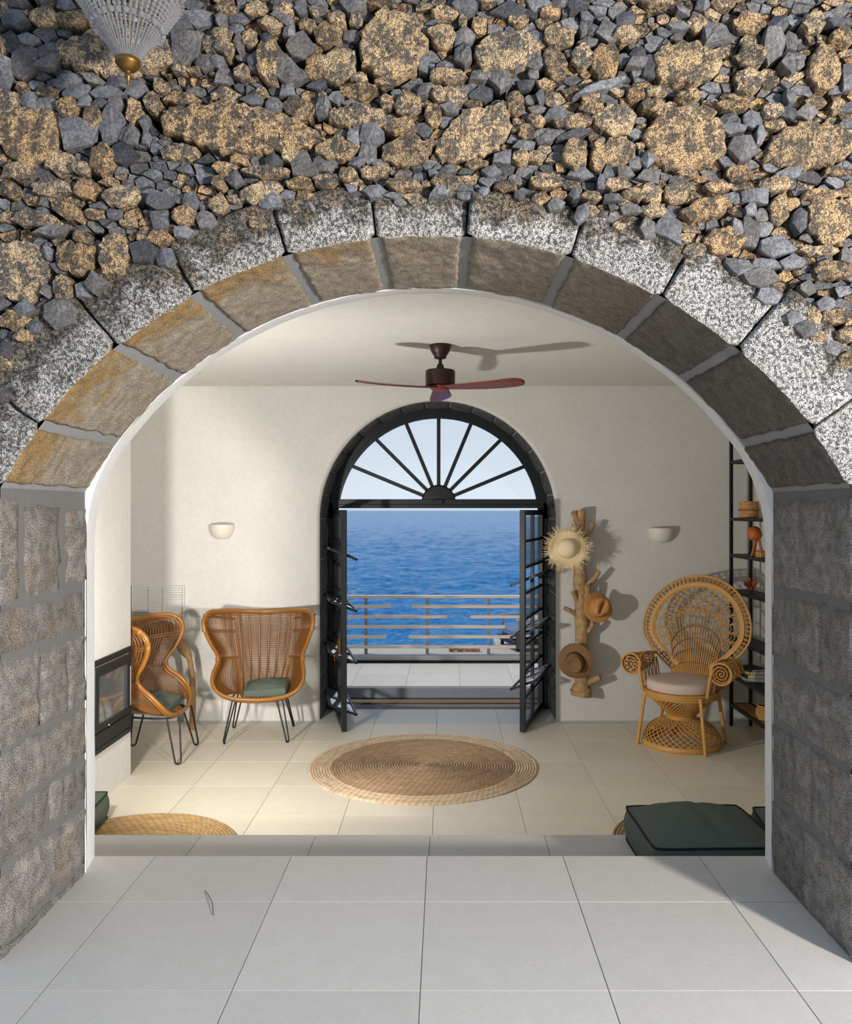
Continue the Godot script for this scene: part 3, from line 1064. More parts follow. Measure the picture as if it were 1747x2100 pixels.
# stones told apart in the photo: kind (b rough brown, g grey chip, d dark), centre and size on the wall, turn in degrees
func rock_rows() -> PackedStringArray:
	return PackedStringArray([
		"g 34 47 54 38", "b 95 42 66 38", "b 154 48 64 34", "b 240 115 240 100", "g 30 96 36 42", "g 66 88 40 22", "g 58 133 56 80", "g 14 156 40 66", "g 104 110 42 26", "d 105 139 42 30",
		"b 6 102 24 50", "g 146 174 66 22 -18", "g 162 194 58 24 -12", "g 199 170 40 16 15", "g 223 197 66 26", "g 247 172 54 28", "g 286 190 44 32 -15", "b 51 189 28 28", "g 64 210 32 36 -30", "b 103 193 46 26",
		"g 102 220 46 32", "b 146 229 44 44 -40", "g 179 211 26 28", "g 208 218 36 15", "g 243 220 32 28", "b 193 245 42 40", "g 233 262 62 62", "g 168 277 68 62", "b 66 281 138 118", "b 279 234 34 48 15",
		"b 317 216 30 44", "g 300 256 17 26", "d 273 284 42 38", "g 305 290 15 30", "g 252 317 44 46 30", "b 131 338 54 50", "b 214 333 50 66", "b 173 350 38 26", "b 335 184 32 30", "b 487 268 345 94 6",
		"b 372 205 66 28", "b 373 317 84 28", "b 42 358 66 34", "g 384 103 58 66", "g 338 100 36 26", "g 376 60 42 26", "g 415 47 46 32", "g 427 133 44 32", "b 372 150 30 16", "b 400 150 30 14",
		"b 433 95 38 40", "g 40 10 50 24", "b 10 25 30 30", "b 105 12 50 22", "g 140 15 30 28", "b 465 24 50 20", "b 527 26 50 36", "b 586 30 44 26", "g 576 8 38 26", "g 728 16 52 42",
		"g 621 29 25 24", "b 657 31 46 17", "b 785 18 66 18", "b 806 103 138 142 10", "b 631 58 36 24", "b 694 48 34 28", "b 674 76 58 56", "b 732 51 28 26", "d 458 52 24 32", "b 562 60 44 34",
		"g 584 50 46 16 25", "b 460 78 44 30", "b 463 104 44 24", "g 493 93 20 32 -15", "b 515 88 32 40", "g 547 86 20 28", "g 596 76 24 17", "g 617 100 50 58", "b 556 134 56 94", "d 596 157 52 46",
		"g 592 189 28 28", "b 646 141 36 58 20", "b 697 141 78 70 -35", "g 526 133 28 38 20", "b 498 156 34 32", "g 463 161 32 34", "g 452 135 28 26", "b 465 204 54 44", "g 523 214 42 22", "g 563 225 32 34 20",
		"b 619 229 72 44 15", "d 664 224 30 46", "b 735 194 80 36", "d 692 207 32 26", "b 785 179 36 18", "b 737 169 36 17", "d 725 219 42 13", "b 793 214 28 36", "b 835 222 58 42", "b 737 249 124 46",
		"b 818 264 64 38", "g 765 285 50 42", "g 727 287 26 32", "b 694 312 82 50", "d 755 317 36 46", "b 833 315 104 58", "g 732 338 32 19", "g 621 345 44 48", "g 667 340 46 38", "g 563 335 36 26",
		"b 601 325 38 30 -20", "b 495 335 38 20", "b 465 350 50 28", "b 546 358 100 20", "b 767 358 62 26", "b 714 361 38 24", "d 871 191 20 30", "g 868 138 24 28", "g 955 20 42 48", "b 913 33 52 26",
		"g 1046 27 54 34", "g 1104 13 48 28", "g 1182 14 46 30", "g 1144 12 34 22", "b 998 8 40 24", "b 1061 48 44 22", "b 1127 33 48 20", "b 983 57 32 38", "b 948 52 18 28", "b 908 81 52 52",
		"g 953 83 40 36", "d 950 121 36 42", "b 1036 111 128 80 -6", "d 1095 131 36 42", "b 1147 78 66 52", "b 1137 136 48 80", "b 1192 123 44 46", "b 1240 133 58 72", "g 1246 69 42 44", "g 1280 48 38 32",
		"b 1283 78 54 30", "g 1195 63 18 30", "g 1205 93 36 22", "g 1165 58 30 18", "b 920 161 78 32", "g 985 162 40 18", "d 1027 169 38 36", "g 1056 139 32 20", "g 1076 179 32 20", "g 1092 161 24 16",
		"b 1056 217 40 54", "b 920 202 80 34", "g 1107 207 18 26", "b 1117 179 36 24", "d 925 229 38 24", "b 973 280 166 98 -28", "b 888 242 34 44", "g 1102 229 36 17", "g 1139 242 40 30", "b 1172 254 74 32",
		"b 1097 252 36 26", "b 1210 229 56 28", "b 1260 254 82 60", "g 1177 280 50 24 -15", "d 1117 282 50 30", "b 1079 277 36 28", "g 1074 303 42 24", "b 1177 322 52 60", "b 1225 327 34 62", "b 1268 315 78 58",
		"b 1066 327 34 28", "g 1028 330 42 18 -20", "b 976 341 46 17", "g 916 354 36 13", "g 1006 358 40 15", "g 1301 337 32 28", "g 1278 360 32 24", "g 1228 186 76 16 -18", "g 1306 113 32 20", "g 1303 136 36 20",
		"b 1300 196 40 30", "b 1210 206 40 16", "b 1365 12 108 28", "b 1479 12 54 32", "g 1436 19 30 19", "g 1398 30 36 17", "b 1428 53 40 40", "b 1533 53 66 36", "d 1463 78 52 38", "g 1590 55 34 38",
		"g 1580 98 40 64", "g 1618 90 32 44", "b 1663 55 48 42 -20", "g 1708 56 36 17", "b 1405 135 144 92", "g 1333 142 32 46", "g 1388 61 40 15", "b 1535 120 58 46", "b 1685 143 66 92", "d 1610 135 24 32",
		"g 1733 165 26 56", "b 1530 173 62 52", "b 1722 85 56 30", "b 1342 195 44 17", "b 1337 220 52 26", "b 1405 203 50 18", "b 1500 223 66 26", "b 1580 233 46 34", "g 1613 238 36 32", "g 1650 238 38 24",
		"b 1668 215 48 24", "g 1613 205 18 32", "b 1708 225 28 24", "b 1398 288 160 134 6", "g 1490 248 32 20", "g 1500 270 54 17", "g 1540 248 42 38", "g 1515 310 54 52", "g 1555 282 22 38", "b 1658 303 184 94 -4",
		"g 1322 335 26 26", "b 1510 360 56 30", "g 1615 360 44 24", "b 1712 356 56 18", "b 1405 360 50 20", "g 1330 365 44 24", "b 1333 400 46 40", "b 1388 395 62 48 -40", "g 1383 376 30 22", "b 1468 388 62 26",
		"b 1585 382 64 34", "g 1543 408 54 26", "b 1443 432 104 40 -12", "b 1338 435 54 28", "b 1592 437 40 60", "g 1535 435 26 26", "g 1536 482 34 62", "g 1508 474 20 40 -15", "g 1632 457 28 52", "b 1700 457 98 96",
		"b 1482 500 86 58 15", "g 1582 510 64 42", "g 1370 470 56 46", "d 1326 472 30 40", "g 1567 545 56 24", "g 1517 550 42 32", "g 1620 543 52 26", "g 1555 573 62 38", "g 1572 610 50 34", "b 1700 558 80 40",
		"b 1672 518 84 20", "g 1650 595 40 30", "g 1690 625 38 30", "b 1708 652 64 32", "g 1620 655 30 28", "g 1645 678 36 36", "b 1672 693 38 22", "b 1662 650 30 40", "g 1732 528 30 36", "b 1680 405 80 20",
		"b 1725 690 40 30", "g 1705 715 36 28", "b 1735 740 40 36", "g 1738 790 34 40", "b 25 394 44 32", "b 108 388 76 36", "b 181 390 52 40", "b 252 408 76 46", "g 335 418 50 36", "g 395 418 32 38",
		"b 141 433 84 38 35", "b 76 456 92 34 5", "g 332 456 38 36", "b 383 448 54 42", "g 426 456 36 38", "d 116 478 62 20 -8", "b 48 559 114 130", "b 161 531 78 68", "b 239 524 66 88 10", "g 300 521 48 46",
		"g 342 531 38 38", "b 330 491 50 32", "g 380 481 38 26", "b 136 592 36 54", "g 174 597 28 28", "g 128 645 62 64", "g 76 675 28 28", "g 58 637 38 22", "b 35 660 66 40", "b 53 692 34 28",
		"g 128 554 32 20 35", "g 107 524 15 28", "g 201 584 32 38", "g 106 602 20 28", "b 172 490 40 24", "g 556 418 54 32", "b 616 381 60 26", "b 536 398 90 36 -13", "b 669 376 50 24", "g 770 396 44 28",
		"b 828 383 72 30", "g 810 406 32 13", "b 450 423 40 40", "g 485 373 32 28", "b 452 380 30 26", "b 913 378 60 30", "g 905 398 32 17", "b 1036 386 50 22", "b 1117 376 68 30", "g 1064 408 25 19",
		"g 993 396 22 17", "b 1107 411 42 26", "g 1137 426 32 25", "g 1180 401 28 24", "g 1190 444 26 42 30", "b 1210 408 40 22", "g 1230 381 20 28", "b 1263 383 52 26", "b 1298 403 50 24", "g 1290 431 36 22",
		"g 1253 411 38 15", "g 1187 360 42 24", "g 12 810 26 34", "b 14 745 30 36", "g 20 720 30 30",
	])

func ellipse_gap(q: Array, p: Vector2) -> float:   # about how far p lies outside an ellipse [centre, half axes, angle]
	var l: Vector2 = (p - q[0]).rotated(-q[2])
	var k := sqrt(l.x * l.x / (q[1].x * q[1].x) + l.y * l.y / (q[1].y * q[1].y))
	return (k - 1.0) * l.length() / maxf(k, 0.001)

func arch_gap(p: Vector2) -> float:   # pixels outside the voussoir ring
	var c := Vector2(CX + ARCH_X / WX, CY - (ARCH_CY - EYE) / WX)
	var v := p - c
	return v.length() - (ARCH_R + arch_out(atan2(v.x, -v.y))) / WX

func build_rubble(wf: Node3D) -> void:
	var rocks := []
	for r in rock_rows():
		var t := r.split(" ")
		rocks.append([Vector2(float(t[1]), float(t[2])), Vector2(float(t[3]), float(t[4])) * 0.5, deg_to_rad(float(t[5])) if t.size() > 5 else 0.0, t[0]])
	# beyond the frame the wall goes on
	var g := RandomNumberGenerator.new()
	g.seed = 77
	for k in 260:
		var p := Vector2(g.randf_range(-620, 2350), g.randf_range(-320, 1900))
		if p.x > -20 and p.x < 1770 and p.y > -14: continue
		if p.y > 860 and p.x > -300 and p.x < 2040: continue
		var r := Vector2(g.randf_range(22, 75), g.randf_range(16, 42))
		var ok := arch_gap(p) > r.x and (p.y < 1000 or p.x < -300 or p.x > 2050)
		for q in rocks:
			if ok and ellipse_gap(q, p) < r.y: ok = false
		if ok: rocks.append([p, r, g.randf_range(-0.3, 0.3), "b" if g.randf() < 0.6 else "g"])
	var near := {}
	for i in rocks.size():
		var e: float = rocks[i][1].length() + 60.0
		var c: Vector2 = rocks[i][0]
		for gx in range(int(floor((c.x - e) / 80.0)), int(floor((c.x + e) / 80.0)) + 1):
			for gy in range(int(floor((c.y - e) / 80.0)), int(floor((c.y + e) / 80.0)) + 1):
				var key := Vector2i(gx, gy)
				if not near.has(key): near[key] = []
				near[key].append(i)
	# chinking: small stones thrown into what is left, largest first
	var sites := []
	var bins := {}
	for r in [34.0, 24.0, 17.0, 13.0, 10.0, 7.5]:
		for k in (5200 if r < 12 else (3000 if r < 20 else 6000)):
			var p := Vector2(g.randf_range(-120, 1870), g.randf_range(-80, 905))
			if r > 20.0:   # the rest of the wall, out of the picture, more coarsely
				p = Vector2(g.randf_range(-700, 2450), g.randf_range(-420, 1960))
				if (p.x > -120 and p.x < 1870 and p.y > -80 and p.y < 905) or (p.y > 1015 and p.x > -255 and p.x < 1995): continue
			if arch_gap(p) < r * 0.35: continue
			var ok := true
			for i in near.get(Vector2i(int(floor(p.x / 80.0)), int(floor(p.y / 80.0))), []):
				if ellipse_gap(rocks[i], p) < r * 0.55:
					ok = false
					break
			if not ok: continue
			var b := Vector2i(int(floor(p.x / 70.0)), int(floor(p.y / 70.0)))
			for dx in [-1, 0, 1]:
				for dy in [-1, 0, 1]:
					for j in bins.get(b + Vector2i(dx, dy), []):
						var dv: Vector2 = sites[j][0] - p
						dv.y *= 1.7
						if dv.length() < 0.86 * (sites[j][1] + r): ok = false
			if not ok: continue
			if not bins.has(b): bins[b] = []
			bins[b].append(sites.size())
			sites.append([p, r])
	var stones := []   # [area, outline, kind, height, seed]
	for i in rocks.size():
		var q: Array = rocks[i]
		var poly := PackedVector2Array()
		var brown: bool = q[3] == "b"
		var m := g.randi_range(6, 8) if brown else g.randi_range(4, 6)
		# tangent lines round the ellipse, unevenly set: an angular outline
		for k in 4:
			var cor := Vector2(-1.6 if k == 0 or k == 3 else 1.6, -1.6 if k < 2 else 1.6)
			poly.append(cor)
		var a0 := g.randf() * TAU
		for k in m:
			var a := a0 + TAU * (k + g.randf_range(-0.28, 0.28)) / m
			var nv := Vector2.from_angle(a)
			poly = clip(poly, nv * g.randf_range(0.90, 1.05), nv)
		var out := PackedVector2Array()
		for p in poly:
			out.append(q[0] + Vector2(p.x * q[1].x, p.y * q[1].y).rotated(q[2]))
		var size: float = q[1].length()
		out = wobble(out, clampf(size * 0.16, 5.0, 9.0) if brown else 15.0, (6.0 if brown else 3.0) * clampf(size / 40.0, 0.5, 1.6), i * 0.37)
		var wall := PackedVector2Array()
		for p in out:
			wall.append(to_wall(p))
		var h := g.randf_range(0.026, 0.044) if brown else g.randf_range(0.022, 0.046)
		stones.append([q[1].x * q[1].y, wall, "rough" if brown else ("chip" if q[3] == "g" else "dark"), h, i * 0.613 + 0.2, q[0].x > -30 and q[0].x < 1777 and q[0].y > -20])
	for i in sites.size():
		var p: Vector2 = sites[i][0]
		var r: float = sites[i][1]
		var poly := PackedVector2Array()
		for k in 8:
			poly.append(p + Vector2(cos(TAU * k / 8.0 + 0.3) * 1.9, sin(TAU * k / 8.0 + 0.3) * 1.15) * r)
		var b := Vector2i(int(floor(p.x / 70.0)), int(floor(p.y / 70.0)))
		for dx in [-1, 0, 1]:
			for dy in [-1, 0, 1]:
				for j in bins.get(b + Vector2i(dx, dy), []):
					if j == i: continue
					var dv: Vector2 = sites[j][0] - p
					dv.y *= 1.7
					var dd := dv.length()
					var t: float = 0.5 * (dd * dd + r * r - sites[j][1] * sites[j][1]) / dd - 1.5
					var nv := dv / dd
					nv.y *= 1.7
					poly = clip(poly, p + Vector2(dv.x / dd, dv.y / dd / 1.7) * t, nv)
		for j in near.get(Vector2i(int(floor(p.x / 80.0)), int(floor(p.y / 80.0))), []):
			var q: Array = rocks[j]
			var l: Vector2 = (p - q[0]).rotated(-q[2])
			var k := sqrt(l.x * l.x / (q[1].x * q[1].x) + l.y * l.y / (q[1].y * q[1].y))
			var edge := l / k
			var nv := Vector2(edge.x / (q[1].x * q[1].x), edge.y / (q[1].y * q[1].y)).normalized().rotated(q[2])
			poly = clip(poly, q[0] + edge.rotated(q[2]) + nv * 0.8, -nv)
		if poly.size() < 3: continue
		var area := 0.0
		for k in poly.size():
			area += poly[k].cross(poly[(k + 1) % poly.size()])
		if absf(area) * 0.5 < 60.0: continue
		var brown := g.randf() < 0.42
		poly = wobble(poly, 9.0, 2.0, i * 0.71)
		var wall := PackedVector2Array()
		for q in poly:
			wall.append(to_wall(q))
		stones.append([absf(area) * 0.16, wall, "rough" if brown else "chip", g.randf_range(-0.016, 0.020), i * 0.377 + 0.9, p.x > -10 and p.x < 1757 and p.y > -10])
	var order := range(stones.size())
	order.sort_custom(func(x, y) -> bool: return (stones[x][0] + (100000.0 if stones[x][5] else 0.0)) > (stones[y][0] + (100000.0 if stones[y][5] else 0.0)))
	var rest := {"rough": SurfaceTool.new(), "chip": SurfaceTool.new()}
	for k in rest:
		rest[k].begin(Mesh.PRIMITIVE_TRIANGLES)
	var done := 0
	for i in order:
		var s: Array = stones[i]
		var fine := 3 if s[0] < 500 else (6 if s[0] < 2000 else 11)
		var m := stone_mesh(s[1], s[3], s[2], fine, s[4])
		var kind := "rough" if s[2] == "rough" else "chip"
		if done < 300 and s[5]:
			done += 1
			inst("stone", m, M.scoria if kind == "rough" else M.basalt, wf, Vector3(0, 0, -FACE))
		else:
			rest[kind].append_from(m, 0, Transform3D(Basis(), Vector3(0, 0, -FACE)))
	tag(inst("chinking_stones", rest.rough.commit(), M.scoria, wf), "", "", "", "stuff")
	var chips: SurfaceTool = rest.chip
	tag(inst("chinking_chips", chips.commit(), M.basalt, wf), "", "", "", "stuff")

# ---------------------------------------------------------------- doors and sea view
func build_door() -> void:
	var d0 := 8.70
	var win := thing("window_1", "black iron fanlight with seven radiating bars above the open doors", "fanlight", Vector3.ZERO, 0.0, "", "structure")
	var c := Vector3(DOOR_X, DOOR_SPRING, -d0)
	# outer arched frame, two steps
	for q in [[1.13, 0.045, 0.09, 0.0], [1.075, 0.03, 0.05, 0.02]]:
		var mb := MB.new()
		var pts := PackedVector3Array()
		var rows := []
		for k in 41:
			var a := -PI / 2 + PI * k / 40.0
			var dir := Vector3(sin(a), cos(a), 0)
			var r0: float = q[0] - q[1]
			var r1: float = q[0] + q[1] * 0.8
			var z: float = q[2] / 2
			rows.append(PackedVector3Array([c + dir * r0 + Vector3(0, 0, z), c + dir * r1 + Vector3(0, 0, z), c + dir * r1 - Vector3(0, 0, z), c + dir * r0 - Vector3(0, 0, z)]))
		for k in 40:
			for e in 4:
				mb.quad(rows[k][e], rows[k][(e + 1) % 4], rows[k + 1][(e + 1) % 4], rows[k + 1][e], (rows[k][0] + rows[k][2]) / 2)
		part("frame", mb, M.frame_iron, win)
	var hubc := Vector3(DOOR_X + 0.005, EYE + 0.085, -d0)
	# transom
	var mb := MB.new()
	mb.box(Vector3(2.2, 0.055, 0.08), Transform3D(Basis(), Vector3(DOOR_X, EYE + 0.085, -d0)), 0.004)
	mb.box(Vector3(2.2, 0.04, 0.06), Transform3D(Basis(), Vector3(DOOR_X, EYE + 0.04, -d0)), 0.004)
	part("transom", mb, M.frame_iron, win)
	mb = MB.new()
	mb.box(Vector3(0.10, 0.05, 0.05), Transform3D(Basis(), Vector3(DOOR_X, EYE + 0.085, -d0 + 0.06)), 0.006)
	part("latch", mb, M.frame_iron, win)
	mb = MB.new()
	var prof := PackedVector2Array([Vector2(0.001, 0.03), Vector2(0.16, 0.03), Vector2(0.178, 0.022), Vector2(0.178, -0.022), Vector2(0.16, -0.03), Vector2(0.001, -0.03)])
	mb.lathe(prof, 20, Transform3D(Basis(Vector3.RIGHT, PI / 2), hubc), PI, TAU)
	part("rosette", mb, M.frame_iron, win)
	for k in 7:
		var a := deg_to_rad(22.5 * (k + 1))
		var dir := Vector3(cos(a), sin(a), 0)
		# out to the arch: |hub + t dir - c| = 1.05
		var o := hubc - c
		var bq := o.dot(dir)
		var t := -bq + sqrt(bq * bq - o.length_squared() + 1.09 * 1.09)
		mb = MB.new()
		mb.bar(hubc + dir * 0.16, hubc + dir * t, 0.038, 0.034, Vector3(0, 0, 1), 0.004)
		part("spoke", mb, M.frame_iron, win)
	for k in 8:
		var a0 := deg_to_rad(22.5 * k + 1.0)
		var a1 := deg_to_rad(22.5 * (k + 1) - 1.0)
		mb = MB.new()
		for s in 4:
			var q := []
			for a in [lerpf(a0, a1, s / 4.0), lerpf(a0, a1, (s + 1) / 4.0)]:
				var dir := Vector3(cos(a), sin(a), 0)
				var o := hubc - c
				var bq := o.dot(dir)
				q.append(hubc + dir * 0.17)
				q.append(hubc + dir * (-bq + sqrt(bq * bq - o.length_squared() + 1.06 * 1.06)))
			mb.quad(q[0], q[2], q[3], q[1])
		part("pane", mb, M.glass, win)
	# door frame
	var door := thing("door_1", "tall black iron double door standing open with tilted panes", "door", Vector3.ZERO, 0.0, "", "structure")
	for s in [-1.0, 1.0]:
		mb = MB.new()
		mb.box(Vector3(0.05, EYE + 0.08 - FLOOR_Y, 0.09), Transform3D(Basis(), Vector3(DOOR_X + s * 1.118, (EYE + 0.08 + FLOOR_Y) / 2, -d0)), 0.004)
		mb.box(Vector3(0.03, EYE + 0.08 - FLOOR_Y, 0.05), Transform3D(Basis(), Vector3(DOOR_X + s * 1.083, (EYE + 0.08 + FLOOR_Y) / 2, -d0)), 0.003)
		part("frame_post", mb, M.frame_iron, door)
	leaf(door, Vector3(DOOR_X - 1.075, FLOOR_Y + 0.01, -d0 + 0.02), Vector3(-0.93, FLOOR_Y + 0.01, -7.70), [1, 3, 5, 7], 1.0)
	leaf(door, Vector3(DOOR_X + 1.075, FLOOR_Y + 0.01, -d0 + 0.02), Vector3(0.715, FLOOR_Y + 0.01, -7.68), [2, 4, 6], -1.0)

func leaf(door: Node3D, hinge: Vector3, edge: Vector3, open_rows: Array, side: float) -> void:
	var x := (edge - hinge)
	var wide := x.length()
	x = x.normalized()
	var z := x.cross(Vector3.UP).normalized()
	var lf := hub("leaf", door, hinge, Basis(x, Vector3.UP, z))
	var tall := 2.05
	var st := 0.055
	for sx in [st / 2, wide - st / 2]:
		var mb := MB.new()
		mb.box(Vector3(st, tall, 0.05), Transform3D(Basis(), Vector3(sx, tall / 2, 0)), 0.004)
		part("stile", mb, M.frame_iron, lf)
	for sy in [0.03, tall - 0.025]:
		var mb := MB.new()
		mb.box(Vector3(wide - 2 * st, 0.05 if sy > 1.0 else 0.06, 0.045), Transform3D(Basis(), Vector3(wide / 2, sy, 0)), 0.003)
		part("rail", mb, M.frame_iron, lf)
	var mbm := MB.new()
	mbm.box(Vector3(0.032, tall - 0.1, 0.035), Transform3D(Basis(), Vector3(wide / 2, tall / 2, 0)), 0.003)
	part("mullion", mbm, M.frame_iron, lf)
	var y0 := 0.06
	var rowh := (tall - 0.11) / 8.0
	for r in range(1, 8):
		var mb := MB.new()
		mb.box(Vector3(wide - 2 * st, 0.026, 0.035), Transform3D(Basis(), Vector3(wide / 2, y0 + rowh * r, 0)), 0.002)
		part("glazing_bar", mb, M.frame_iron, lf)
	for r in 8:
		var from_top := 7 - r
		var yc := y0 + rowh * (r + 0.5)
		if from_top in open_rows:
			# a sash turned on its middle, over both columns
			var b := Basis(Vector3.RIGHT, side * deg_to_rad(68))
			var mb := MB.new()
			var w := wide - 2 * st - 0.02
			var h := rowh + 0.035
			for s in [-1.0, 1.0]:
				mb.box(Vector3(w, 0.022, 0.022), Transform3D(b, Vector3(wide / 2, yc, 0) + b * Vector3(0, s * (h / 2 - 0.011), 0)), 0.002)
				mb.box(Vector3(0.022, h, 0.022), Transform3D(b, Vector3(wide / 2, yc, 0) + b * Vector3(s * (w / 2 - 0.011), 0, 0)), 0.002)
			mb.box(Vector3(0.022, h, 0.022), Transform3D(b, Vector3(wide / 2, yc, 0)), 0.002)
			part("tilted_sash", mb, M.frame_iron, lf)
			mb = MB.new()
			mb.box(Vector3(w - 0.04, h - 0.04, 0.005), Transform3D(b, Vector3(wide / 2, yc, 0)))
			part("tilted_pane", mb, M.glass, lf)
		else:
			for s in [-1.0, 1.0]:
				var mb := MB.new()
				var w := wide / 2 - st - 0.016
				mb.box(Vector3(w, rowh - 0.026, 0.005), Transform3D(Basis(), Vector3(wide / 2 + s * (0.016 + w / 2), yc, 0)))
				part("pane", mb, M.glass, lf)
	var mb := MB.new()
	if side > 0:
		mb.box(Vector3(0.05, 0.16, 0.03), Transform3D(Basis(), Vector3(wide - 0.03, 0.79, 0.04)), 0.01)
		for k in 6:
			mb.lathe(PackedVector2Array([Vector2(0.001, 0.008), Vector2(0.008, 0.004), Vector2(0.009, 0)]), 8, Transform3D(Basis(Vector3.RIGHT, PI / 2), Vector3(wide - 0.042 + 0.024 * (k % 2), 0.75 + 0.036 * (k / 2), 0.056)))
		mb.tube(path([Vector3(wide - 0.02, 0.72, 0.05), Vector3(wide + 0.03, 0.72, 0.09), Vector3(wide + 0.03, 0.66, 0.09)]), 0.006, 6)
		part("brass_lock", mb, M.brass, lf)
	else:
		mb.box(Vector3(0.07, 0.15, 0.05), Transform3D(Basis(), Vector3(wide - 0.05, 0.83, 0.04)), 0.006)
		mb.bar(Vector3(wide - 0.05, 0.86, -0.03), Vector3(wide - 0.16, 0.86, -0.06), 0.02, 0.02)
		part("lock_case", mb, M.black_iron, lf)

func build_terrace() -> void:
	var d := 10.63
	var px := d / FOCAL
	var rl := thing("terrace_railing", "terrace railing of grey posts and staggered pale wooden boards before the sea", "railing", Vector3(0, -0.31, -d))
	var y := func(py: float) -> float: return EYE - (py - CY) * px + 0.31
	var x := func(p: float) -> float: return (p - CX) * px
	for p in [372.0, 498.0, 624.0, 750.0, 876.0, 1002.0, 1128.0, 1254.0, 1380.0]:
		var mb := MB.new()
		mb.box(Vector3(0.04, y.call(1226.0), 0.05), Transform3D(Basis(), Vector3(x.call(p), y.call(1226.0) / 2, -0.03)), 0.003)
		part("post", mb, M.riser_stone, rl)
	var runs := [[1223.0, 300.0, 1450.0], [1243.5, 560.0, 801.0], [1243.5, 845.0, 1100.0], [1264.5, 520.0, 917.0], [1264.5, 965.0, 1200.0], [1285.0, 640.0, 1035.0], [1285.0, 400.0, 600.0], [1305.5, 520.0, 792.0], [1305.5, 838.0, 1240.0], [1326.0, 300.0, 1450.0]]
	for q in runs:
		var mb := MB.new()
		mb.box(Vector3((q[2] - q[1]) * px, 0.036, 0.045), Transform3D(Basis(), Vector3(x.call((q[1] + q[2]) / 2), y.call(q[0]), 0.015)), 0.004)
		part("board", mb, M.board, rl)
	# blue outdoor armchair beyond the right leaf
	var ch := thing("outdoor_armchair", "blue-grey cushioned outdoor armchair by the railing behind the right door leaf", "armchair", Vector3(1.13, -0.31, -11.2), deg_to_rad(-75))
	var mb := MB.new()
	mb.box(Vector3(0.60, 0.16, 0.56), Transform3D(Basis(), Vector3(0, 0.22, 0.02)), 0.05)
	part("seat_cushion", mb, M.blue_cloth, ch)
	mb = MB.new()
	mb.box(Vector3(0.60, 0.34, 0.16), Transform3D(Basis(Vector3.RIGHT, -0.15), Vector3(0, 0.44, -0.26)), 0.06)
	part("back_cushion", mb, M.blue_cloth, ch)
	mb = MB.new()
	mb.box(Vector3(0.72, 0.07, 0.64), Transform3D(Basis(), Vector3(0, 0.105, 0)), 0.01)
	part("base_frame", mb, M.black_iron, ch)
	for s in [-1.0, 1.0]:
		mb = MB.new()
		mb.box(Vector3(0.06, 0.04, 0.6), Transform3D(Basis(), Vector3(s * 0.33, 0.40, 0)), 0.012)
		mb.box(Vector3(0.04, 0.28, 0.04), Transform3D(Basis(), Vector3(s * 0.33, 0.26, 0.26)), 0.005)
		part("armrest", mb, M.riser_stone, ch)
		for t in [-1.0, 1.0]:
			mb = MB.new()
			mb.box(Vector3(0.04, 0.08, 0.04), Transform3D(Basis(), Vector3(s * 0.31, 0.04, t * 0.27)), 0.005)
			part("leg", mb, M.black_iron, ch)
	# driftwood log on the kerb
	mb = MB.new()
	var pts := path([Vector3(-0.2, 0.045, 0), Vector3(-0.08, 0.05, 0.01), Vector3(0.05, 0.042, -0.01), Vector3(0.2, 0.038, 0.01)], 5)
	var rs := []
	for k in pts.size():
		rs.append(0.036 + 0.008 * sin(k * 1.3))
	mb.tube(pts, rs, 9)
	var lg := part("driftwood_log", mb, M.driftwood, self)
	lg.position = Vector3(0.255, -0.315, -10.84)
	tag(lg, "short pale driftwood log lying on the kerb behind the railing", "log")
	# the sea
	var sea := MB.new()
	var level := EYE - 7.0
	var n2 := FastNoiseLite.new()
	n2.seed = 9
	n2.frequency = 1.0
	n2.fractal_octaves = 1
	var rows := []
	var cols := []
	sea.colored = true
	var dd := 14.0
	while dd < 9000.0:
		var row := PackedVector3Array()
		var crow := PackedColorArray()
		for j in 361:
			var u := (j - 180.0) / 180.0
			var xx := (u * 0.55 + u * u * u * 0.9) * (dd + 8.0)
			var near := 1.0 / (1.0 + dd / 90.0)
			var h := 0.26 * n2.get_noise_2d(xx * 0.09, dd * 0.13) + 0.14 * n2.get_noise_2d(xx * 0.32 + 70.0, dd * 0.42) + 0.065 * n2.get_noise_2d(xx * 0.9, dd * 1.3 + 50.0) * near + 0.05 * n2.get_noise_2d(xx * 2.2, dd * 3.2) * near + 0.035 * n2.get_noise_2d(xx * 4.5, dd * 6.0) * near
			row.append(Vector3(xx, level + h * 1.15, -dd))
			var tone := 1.0 + 0.08 * n2.get_noise_2d(xx * 0.012, dd * 0.02) + 0.12 * n2.get_noise_2d(xx * 0.07 + 9.0, dd * 0.12) + 0.16 * n2.get_noise_2d(xx * 0.3, dd * 0.6 + 7.0) + 0.26 * n2.get_noise_2d(xx * 1.1 + 3.0, dd * 2.4) + 0.34 * n2.get_noise_2d(xx * 2.6 + 1.0, dd * 6.0)  # light and dark of the ripples painted into the water colour
			crow.append(Color(tone * tone, tone, 0.5 + 0.5 * tone))
		rows.append(row)
		cols.append(crow)
		dd += maxf(0.12, dd * dd / (FOCAL * 7.0) * 0.85)
	sea.grid(rows, false, false, cols)
	tag(part("sea", sea, M.water, self), "open blue rippled sea filling the doorway to the horizon", "sea", "", "structure")

